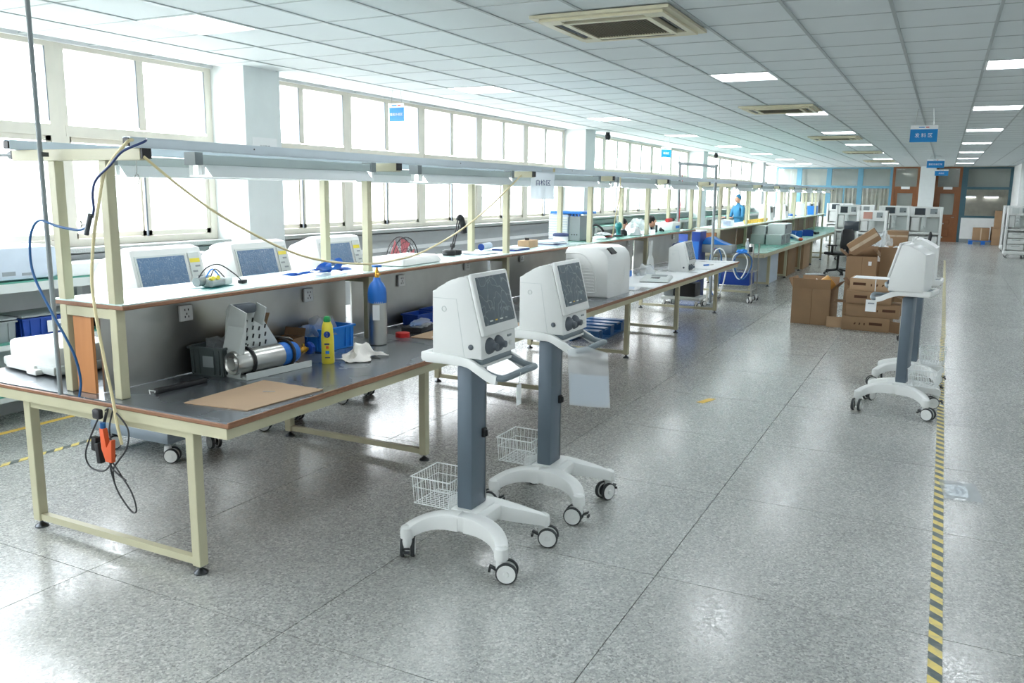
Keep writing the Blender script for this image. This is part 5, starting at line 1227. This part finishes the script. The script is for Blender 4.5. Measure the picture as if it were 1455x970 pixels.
t = thing('clear_tray', 'clear and blue tray on the first far shelf behind the gantry', 'tray', (-3.66, 15.9, 1.2005)); part('tray', 'clear_sleeve', t, ('box', (0, 0, .06), (.3, .5, .11), {'bev': .01})); part('parts', 'blue_bright', t, ('box', (.02, .3, .04), (.14, .10, .08)))
for i, (x, y, h, m_) in enumerate(((-3.5, 18.05, .62, 'paper_blue'), (-3.45, 20.05, .62, 'cardboard'), (-3.4, 22.0, .66, 'cardboard_light'))):
    t = thing('storage_box', ('shiny wrapped white box', 'tall brown box', 'large pale brown box')[i]+' on the floor under the far green benches', 'box', (x, y, 0)); part('carton', m_, t, ('box', (0, 0, h/2), (.9, 1.1 if i else .9, h), {'bev': .01})); 
    part('wrap' if i == 0 else 'tape_strip', 'plastic_bag' if i == 0 else 'tape', t, ('box', (.0, 0, h+.004), (.9 if i == 0 else .08, .9, .006)))

# ================================================================ CARTONS in the aisle
def open_carton(label, p, d, rz, m='cardboard', flaps=(.6, .6, .9, .9), fl=.16, name='cardboard_box', grp=None, inner='cardboard_dark'):
    t = thing(name, label, 'box', p, rz, grp); x, y, z = d; q = MB(); q.mats = [m, inner]; w = .005
    q.box((0, 0, .004), (x-.012, y-.012, .006))
    for s in (-1, 1): q.box((s*(x/2-w/2), 0, z/2), (w, y, z)); q.box((0, s*(y/2-w/2), z/2), (x-2*w, w, z))
    q.build('carton', None, t)
    for k, (a, ang) in enumerate(zip(('x-', 'x+', 'y-', 'y+'), flaps)):
        if ang is None: continue
        f = MB(); f.mats = [m]; s = -1 if '-' in a else 1
        if a[0] == 'x':
            mt = Matrix.Translation((s*(x/2-.003), 0, z)) @ Matrix.Rotation(s*ang, 4, 'Y'); f.box((0, 0, fl/2), (.004, y-.01, fl))
        else:
            mt = Matrix.Translation((0, s*(y/2-.003), z)) @ Matrix.Rotation(-s*ang, 4, 'X'); f.box((0, 0, fl/2), (x-.01, .004, fl))
        f.bm.transform(mt); f.build('flap', None, t)
    part('seam', 'cardboard_dark', t, ('box', (.01, -y/2-.001, z/2), (.006, .001, z*.98)))
    return t
t = open_carton('large open brown carton with raised flaps standing alone in the aisle', (-1.53, 12.58, 0), (.52, .50, .50), -.10, 'cardboard', (.45, .75, .28, .35), .15)
t = thing('packing_roll', 'roll of amber packing film sticking out of the open carton', 'roll', (-1.43, 12.56, .50), .3); part('roll', 'amber', t, ('lathe', [(.05, -.16), (.10, -.16), (.115, -.12), (.115, .15), (.09, .16), (.05, .16)], None, 22, {'mtx': Matrix.Rotation(.9, 3, 'Y')})); part('paper_end', 'paper', t, ('box', (-.13, -.05, .07), (.14, .2, .006), {'ry': -.9}))
t = thing('padding', 'shiny packing padding lying inside the open carton', 'padding', (-1.60, 12.58, .36)); part('film', 'plastic_bag', t, ('blob', (0, 0, .06), (.13, .16, .09), None, 4, .5)); part('stuffing', 'cardboard_light', t, ('blob', (.03, .02, .0), (.17, .18, .06), None, 9, .3))
t = thing('stool', 'round black and grey stool seat behind the open carton', 'stool', (-1.72, 13.9, 0)); part('seat', 'black', t, ('lathe', [(.15, .50), (.17, .515), (.17, .55), (.15, .565)], None, 24)); part('cushion', 'mid_grey', t, ('lathe', [(.145, .566), (.14, .575), (.02, .578)], None, 24)); part('column', 'steel', t, ('cyl', (0, 0, .05), (0, 0, .5), .025, None)); part('base', 'black', t, ('lathe', [(.2, 0), (.2, .015), (.03, .05)], None, 24))
zz = 0
def printed(t, x, y, z, kind):
    part('print_band', 'print_brown', t, ('box', (x, -y, z), (.16 if kind else .13, .002, .036)))
    q = MB(); q.mats = ['print_brown']
    for i in range(3): q.box((x-.22-.07*i, -y, z), (.022, .002, .028)); 
    o = q.build('print_icons', None, t); o['kind'] = 'stuff'
specs = [('bottom flat brown carton of the low stack, its end flap folded out left', -.80, 12.30, .60, .40, .185, -.06, .13), ('second flat brown carton from the bottom of the low stack', -.735, 12.32, .66, .40, .185, .0, .20),
         ('third flat brown carton from the bottom of the low stack, with small label', -.80, 12.30, .56, .42, .165, .03, -.10), ('topmost flat brown carton of the low stack with a white paper edge', -.75, 12.34, .58, .40, .165, -.03, -.17)]
for i, (lb, x, y, w, d, h, rz, px) in enumerate(specs):
    t = thing('flat_carton', lb, 'box', (x, y, zz), rz, 'flat cartons in the low stack')
    part('carton', ('cardboard', 'cardboard', 'cardboard', 'cardboard_light')[i], t, ('box', (0, 0, h/2), (w, d, h-.002), {'bev': .003}))
    part('print_band', 'print_brown', t, ('box', (px, -d/2-.001, h*.55), (.16, .002, .036)))
    for k in range(3): part('print_icon', 'print_brown', t, ('box', (px-.14-.06*k if px > 0 else px+.15+.07*k, -d/2-.001, h*.5), (.016, .002, .03), {'ry': .3*k}))
    if i == 0: part('flap', 'cardboard_light', t, ('box', (-w/2-.10, -d/2+.04, h*.45), (.20, .004, h*.8), {'rz': .15})); part('flap', 'cardboard_dark', t, ('box', (w/2+.06, -d/2-.02, h*.45), (.16, .004, h*.8), {'rz': -.5}))
    if i == 1: part('flap', 'cardboard_dark', t, ('box', (-w/2-.06, -.05, h-.003), (.22, .3, .004)))
    if i == 2: part('flap', 'cardboard_dark', t, ('box', (w/2+.07, -.05, h*.6), (.16, .25, .004), {'ry': .4}))
    if i == 3: part('paper_edge', 'paper', t, ('box', (0, -.01, h+.002), (w*.9, d*.95, .004))); part('flap', 'cardboard_dark', t, ('box', (-w/2-.05, .05, h*.5), (.004, .3, h), {'ry': -.7})); part('tape_strip', 'paper', t, ('box', (.03, -d/2-.001, h*.5), (.012, .002, h*.96)))
    zz += h
t = open_carton('tall brown carton behind the low stack with a tilted carton leaning on it', (-1.04, 13.75, 0), (.42, .46, .90), .04, 'cardboard', (.9, None, None, .4), .14)
part('sticker', 'paper', t, ('box', (.12, -.231, .80), (.045, .002, .06)))
t = thing('cardboard_box', 'closed brown carton lying tilted on top of the tall brown carton', 'box', (-1.03, 13.70, 1.105), .05); part('carton', 'cardboard', t, ('box', (0, 0, 0), (.44, .36, .20), {'ry': -.62, 'bev': .004})); part('tape_strip', 'tape', t, ('box', (0, -.181, .0), (.44, .002, .05), {'ry': -.62}))
t.location.z = 1.112
t = open_carton('open brown carton full of white bags right of the tall brown carton', (-.565, 14.15, 0), (.46, .46, .86), -.03, 'cardboard', (.7, .6, -.02, .2), .17)
bag('plastic_bag', 'heap of white plastic bags spilling from the open carton', (-.68, 14.2, .80), (.17, .17, .22), 41, 'paper', .6)
bag('plastic_bag', 'upper crumpled white bag between the tilted carton and the rear carton', (-.82, 14.80, .985), (.12, .12, .22), 43, 'plastic_bag', .6)
t = thing('cardboard_box', 'rear brown carton with a tape line standing behind the white bags', 'box', (-.66, 15.6, 0), 0); part('carton', 'cardboard', t, ('box', (0, 0, .61), (.32, .45, 1.22), {'bev': .004})); part('tape_strip', 'tape', t, ('box', (0, -.226, 1.14), (.32, .002, .03)))
t = thing('cardboard_box', 'supporting brown carton under the upper crumpled white bag', 'box', (-.93, 14.85, 0), 0); part('carton', 'cardboard_dark', t, ('box', (0, 0, .49), (.34, .45, .98), {'bev': .004})); part('flap', 'cardboard_light', t, ('box', (-.1, -.25, .95), (.14, .08, .004), {'rx': .6}))
# office chairs
def office_chair(label, p, rz, arms=True):
    t = thing('office_chair', label, 'chair', p, rz)
    for k in range(5):
        a = k*2*PI/5; part('leg', 'black', t, ('tube', [(.03*math.cos(a), .03*math.sin(a), .11), (.29*math.cos(a), .29*math.sin(a), .075)], [.026, .018], None, 8)); caster(t, .28*math.cos(a), .28*math.sin(a), a, .03, False, 'caster', 0, 'black')
    part('gas_lift', 'black', t, ('cyl', (0, 0, .09), (0, 0, .44), .025, None)); part('seat', 'black', t, ('box', (0, 0, .48), (.48, .46, .07), {'bev': .03}))
    part('backrest', 'black', t, ('grid', lambda u, v: Vector((-.23-.03*math.sin(v*3), (u-.5)*.44*(1-.25*(2*v-1)**4), .58+.46*v)) + Vector((.04*(2*u-1)**2, 0, 0)), 10, 10, None, .04))
    part('back_support', 'black', t, ('box', (-.25, 0, .52), (.03, .06, .2)))
    for s in (-1, 1): part('armrest', 'black', t, ('box', (-.02, s*.27, .67), (.24, .05, .03), {'bev': .01}), ('box', (-.02, s*.26, .58), (.04, .03, .16)))
    return t
office_chair('black office chair beside the far green benches behind the cartons', (-2.07, 20.6, 0), 2.6)
t = thing('display_stand', 'small dark display on a grey pole behind the black office chair', 'display', (-2.0, 22.4, 0), 0); part('pole', 'steel', t, ('cyl', (0, 0, .02), (0, 0, .95), .02, None)); part('foot', 'mid_grey', t, ('lathe', [(.2, 0), (.2, .02), (.03, .03)], None, 20)); part('display', 'screen_dark', t, ('box', (0, 0, 1.05), (.34, .05, .24), {'bev': .01}))

# ================================================================ ANAESTHESIA WORKSTATIONS in the far cluster
def workstation(label, p, rz=0, screen='screen_dark', W=.82, H=1.52):
    t = thing('workstation', label, 'medical machine', p, rz, 'tall white medical workstations'); D = .55
    q = MB(); q.mats = ['plastic_white']
    q.box((0, 0, .16), (W, D, .12), bev=.03); q.box((0, .12, (H+.2)/2), (W, D-.26, H-.2), bev=.02)
    for s in (-1, 1): q.box((s*(W/2-.03), 0, (H+.2)/2), (.06, D-.06, H-.2), bev=.01)
    q.box((0, -.06, H-.13), (W-.1, .34, .26), bev=.02); q.box((0, -.06, .84), (W-.1, .44, .05), bev=.01); q.box((-W*.26, -.04, 1.08), (W*.24, .3, .34), bev=.01); q.build('body', None, t)
    part('screen', screen, t, ('box', (-W*.15, -.237, H-.12), (W*.30, .012, .17))); part('side_screen', 'mid_grey', t, ('box', (W*.24, -.237, H-.11), (W*.2, .012, .13))); part('display_mark', 'black', t, ('box', (W*.3, -.245, H-.15), (.03, .006, .02)))
    for k in range(3): part('gauge', 'plastic_grey', t, ('lathe', [(.03, -.01), (.034, 0), (.03, .012)], None, 14, (-W*.02, -.23, 1.22-.10*k), 'Y'))
    part('knob_panel', 'plastic_grey', t, ('box', (-W*.02, -.215, 1.12), (.11, .02, .36)))
    part('recess', 'plastic_grey', t, ('box', (W*.22, -.035, 1.05), (W*.36, .02, .34)))
    for k in range(3): part('drawer', 'plastic_white', t, ('box', (0, -.235, .32+.18*k), (W-.16, .03, .16), {'bev': .008}), ('box', (0, -.256, .36+.18*k), (.22, .012, .015), 'mid_grey'))
    part('side_rail', 'steel', t, ('cyl', (W/2+.02, -.2, .75), (W/2+.02, .2, .75), .012, None), ('cyl', (W/2+.02, -.2, 1.1), (W/2+.02, .2, 1.1), .012, None))
    for sx in (-1, 1):
        for sy in (-1, 1): caster(t, sx*(W/2-.08), sy*(D/2-.08), .4*sx+1, .05, False)
    return t
workstation('tall white workstation nearest the tape, standing rightmost of the far cluster', (-.43, 24.6, 0), .0)
workstation('tall white workstation second from the right in the far cluster', (-1.20, 25.8, 0), 0)
workstation('tall white workstation with a salmon-coloured screen in the far cluster', (-1.60, 23.4, 0), 0, 'salmon_screen', .7, 1.42)
workstation('tall white workstation left of the salmon-screened one, with a dark screen', (-2.22, 27.0, 0), 0, 'screen_dark')
workstation('tall white workstation next to the end of the far shelf', (-3.10+.72, 25.4, 0), 0, 'screen_dark', .62)
workstation('white workstation leftmost of the far cluster beyond the green benches', (-3.2, 31.2, 0), 0, 'screen_dark')
workstation('white workstation standing against the far blue-framed windows on the left', (-4.6, 33.5, 0), 0, 'screen_dark')
workstation('white workstation at the right edge of the picture by the lettered wall', (1.98, 29.4, 0), 0, 'plastic_grey', .6)
workstation('second white workstation at the right edge, farther back by the lettered wall', (2.1, 32.6, 0), 0, 'plastic_grey', .7)
# far cartons by the right window
for i, (x, y, z, w, h, lb) in enumerate(((1.32, 37.2, .15, .55, .48, 'brown carton standing on the small blue pallet by the far wall'), (1.80, 37.4, .15, .28, .52, 'narrow brown carton between the pallet carton and the far stack'), (1.98, 37.0, 0, .60, .62, 'lower brown carton of the far two-high stack under the window'), (2.0, 37.0, .62, .56, .66, 'upper brown carton of the far two-high stack under the window'))):
    t = thing('cardboard_box', lb, 'box', (x, y-.3, z+.0005)); part('carton', 'cardboard', t, ('box', (0, 0, h/2), (w, .45, h-.002), {'bev': .006})); part('tape_strip', 'tape', t, ('box', (0, -.227, h/2), (.04, .002, h*.95)))
t = thing('blue_pallet', 'small blue pallet under the far cartons by the right window', 'pallet', (1.42, 36.95, 0)); q = MB(); q.mats = ['blue']; q.box((0, 0, .135), (1.0, .6, .025)); [q.box((xx, 0, .061), (.14, .56, .122)) for xx in (-.42, 0, .42)]; q.build('deck', None, t)

# ================================================================ PEOPLE seated and standing beyond the shelves
def person(label, p, rz, cloth='dark_cloth', seated=True, cap=None):
    t = thing('person', label, 'person', p, rz); hz = .52 if seated else .95
    J = {'hip': (0, 0, hz, .13), 'waist': (0, .0, hz+.16, .125), 'chest': (0, .02, hz+.34, .15), 'neck0': (0, .03, hz+.50, .075), 'neck': (0, .05, hz+.56, .052), 'head0': (0, .06, hz+.60, .06)}
    E_ = [('hip', 'waist'), ('waist', 'chest'), ('chest', 'neck0'), ('neck0', 'neck'), ('neck', 'head0')]
    for s, n_ in ((-1, 'l'), (1, 'r')):
        J['sh'+n_] = (s*.17, .02, hz+.46, .065); J['el'+n_] = (s*.22, .10, hz+.20, .045); J['wr'+n_] = (s*.16, .32, hz+.20, .028); J['ha'+n_] = (s*.14, .40, hz+.20, .035)
        E_ += [('neck0', 'sh'+n_), ('sh'+n_, 'el'+n_), ('el'+n_, 'wr'+n_), ('wr'+n_, 'ha'+n_)]
        if seated: J['hi'+n_] = (s*.10, .04, hz-.01, .095); J['kn'+n_] = (s*.13, .44, hz-.01, .062); J['an'+n_] = (s*.13, .42, .09, .042); J['to'+n_] = (s*.14, .56, .045, .038)
        else: J['hi'+n_] = (s*.09, .0, hz-.06, .095); J['kn'+n_] = (s*.10, .02, .50, .062); J['an'+n_] = (s*.10, .0, .09, .042); J['to'+n_] = (s*.11, .16, .045, .038)
        E_ += [('hip', 'hi'+n_), ('hi'+n_, 'kn'+n_), ('kn'+n_, 'an'+n_), ('an'+n_, 'to'+n_)]
    names = list(J); me = bpy.data.meshes.new('body'); me.from_pydata([J[n_][:3] for n_ in names], [(names.index(a), names.index(b_)) for a, b_ in E_], [])
    o = C.new('body', me); COL.objects.link(o); o.parent = t
    sk = o.modifiers.new('skin', 'SKIN'); 
    for i, n_ in enumerate(names): me.skin_vertices[0].data[i].radius = (J[n_][3], J[n_][3])
    me.skin_vertices[0].data[0].use_root = True
    sk.use_smooth_shade = True; ss = o.modifiers.new('sub', 'SUBSURF'); ss.levels = ss.render_levels = 2
    me.materials.append(M[cloth])
    hd = Vector((0, .075, hz+.70)); q = MB(); q.mats = ['skin']
    q.blob(hd, (.075, .092, .112), None, 1, .03, 3); q.blob(hd+Vector((0, .095, -.01)), (.014, .02, .022), None, 2, .05, 2)
    for s in (-1, 1): q.blob(hd+Vector((s*.076, 0, -.005)), (.012, .02, .028), None, 3, .05, 1)
    h_ = q.build('head', None, t)
    q = MB(); q.mats = ['black']
    for s in (-1, 1): q.blob(hd+Vector((s*.03, .083, .018)), (.012, .006, .006), None, 1, 0, 1)
    q.build('eyes', None, h_); part('mouth', 'red', h_, ('blob', hd+Vector((0, .086, -.055)), (.022, .006, .006), None, 1, 0, 1))
    part('hair' if cap is None else 'cap', 'hair' if cap is None else cap, h_, ('blob', hd+Vector((0, -.018, .030)), (.084, .098, .104), None, 7, .08, 3))
    for s in (-1, 1):
        w = Vector((s*.14, .40, hz+.20)); q = MB(); q.mats = ['skin']; q.box(w+Vector((0, .03, 0)), (.07, .08, .028), bev=.01)
        for k in range(4): q.tube([w+Vector((-.026+.017*k, .06, 0)), w+Vector((-.027+.018*k, .10+.006*(k in (1, 2)), -.004)), w+Vector((-.027+.018*k, .125+.008*(k in (1, 2)), -.02))], [.009, .008, .007], None, 6)
        q.tube([w+Vector((-s*.03, .0, 0)), w+Vector((-s*.055, .04, -.004)), w+Vector((-s*.055, .065, -.012))], [.011, .009, .008], None, 6); q.build('hand', None, t)
    return t
person('person with dark hair in dark clothes seated behind the orange shelf end', (-5.28, 16.4, 0), -1.1)
person('person with dark hair seated low behind the fifth upper shelf', (-5.25, 14.6, 0), -.9, 'dark_cloth')
person('person in blue work clothes and cap standing far behind the yellow cups', (-5.1, 24.0, 0), 2.6, 'blue_cloth', False, 'blue_cloth')
for i, (x, y, r_) in enumerate(((-5.28, 16.4, -1.1+PI/2), (-5.25, 14.6, -.9+PI/2))):
    t = thing('stool', ('round stool under the person behind the orange shelf end', 'round stool under the person behind the fifth upper shelf')[i], 'stool', (x, y, 0)); part('seat', 'black', t, ('lathe', [(.15, .36), (.17, .37), (.17, .40), (.15, .41)], None, 20)); part('leg_column', 'steel', t, ('cyl', (0, 0, .02), (0, 0, .36), .025, None)); part('base', 'black', t, ('lathe', [(.2, 0), (.2, .015), (.03, .04)], None, 20))
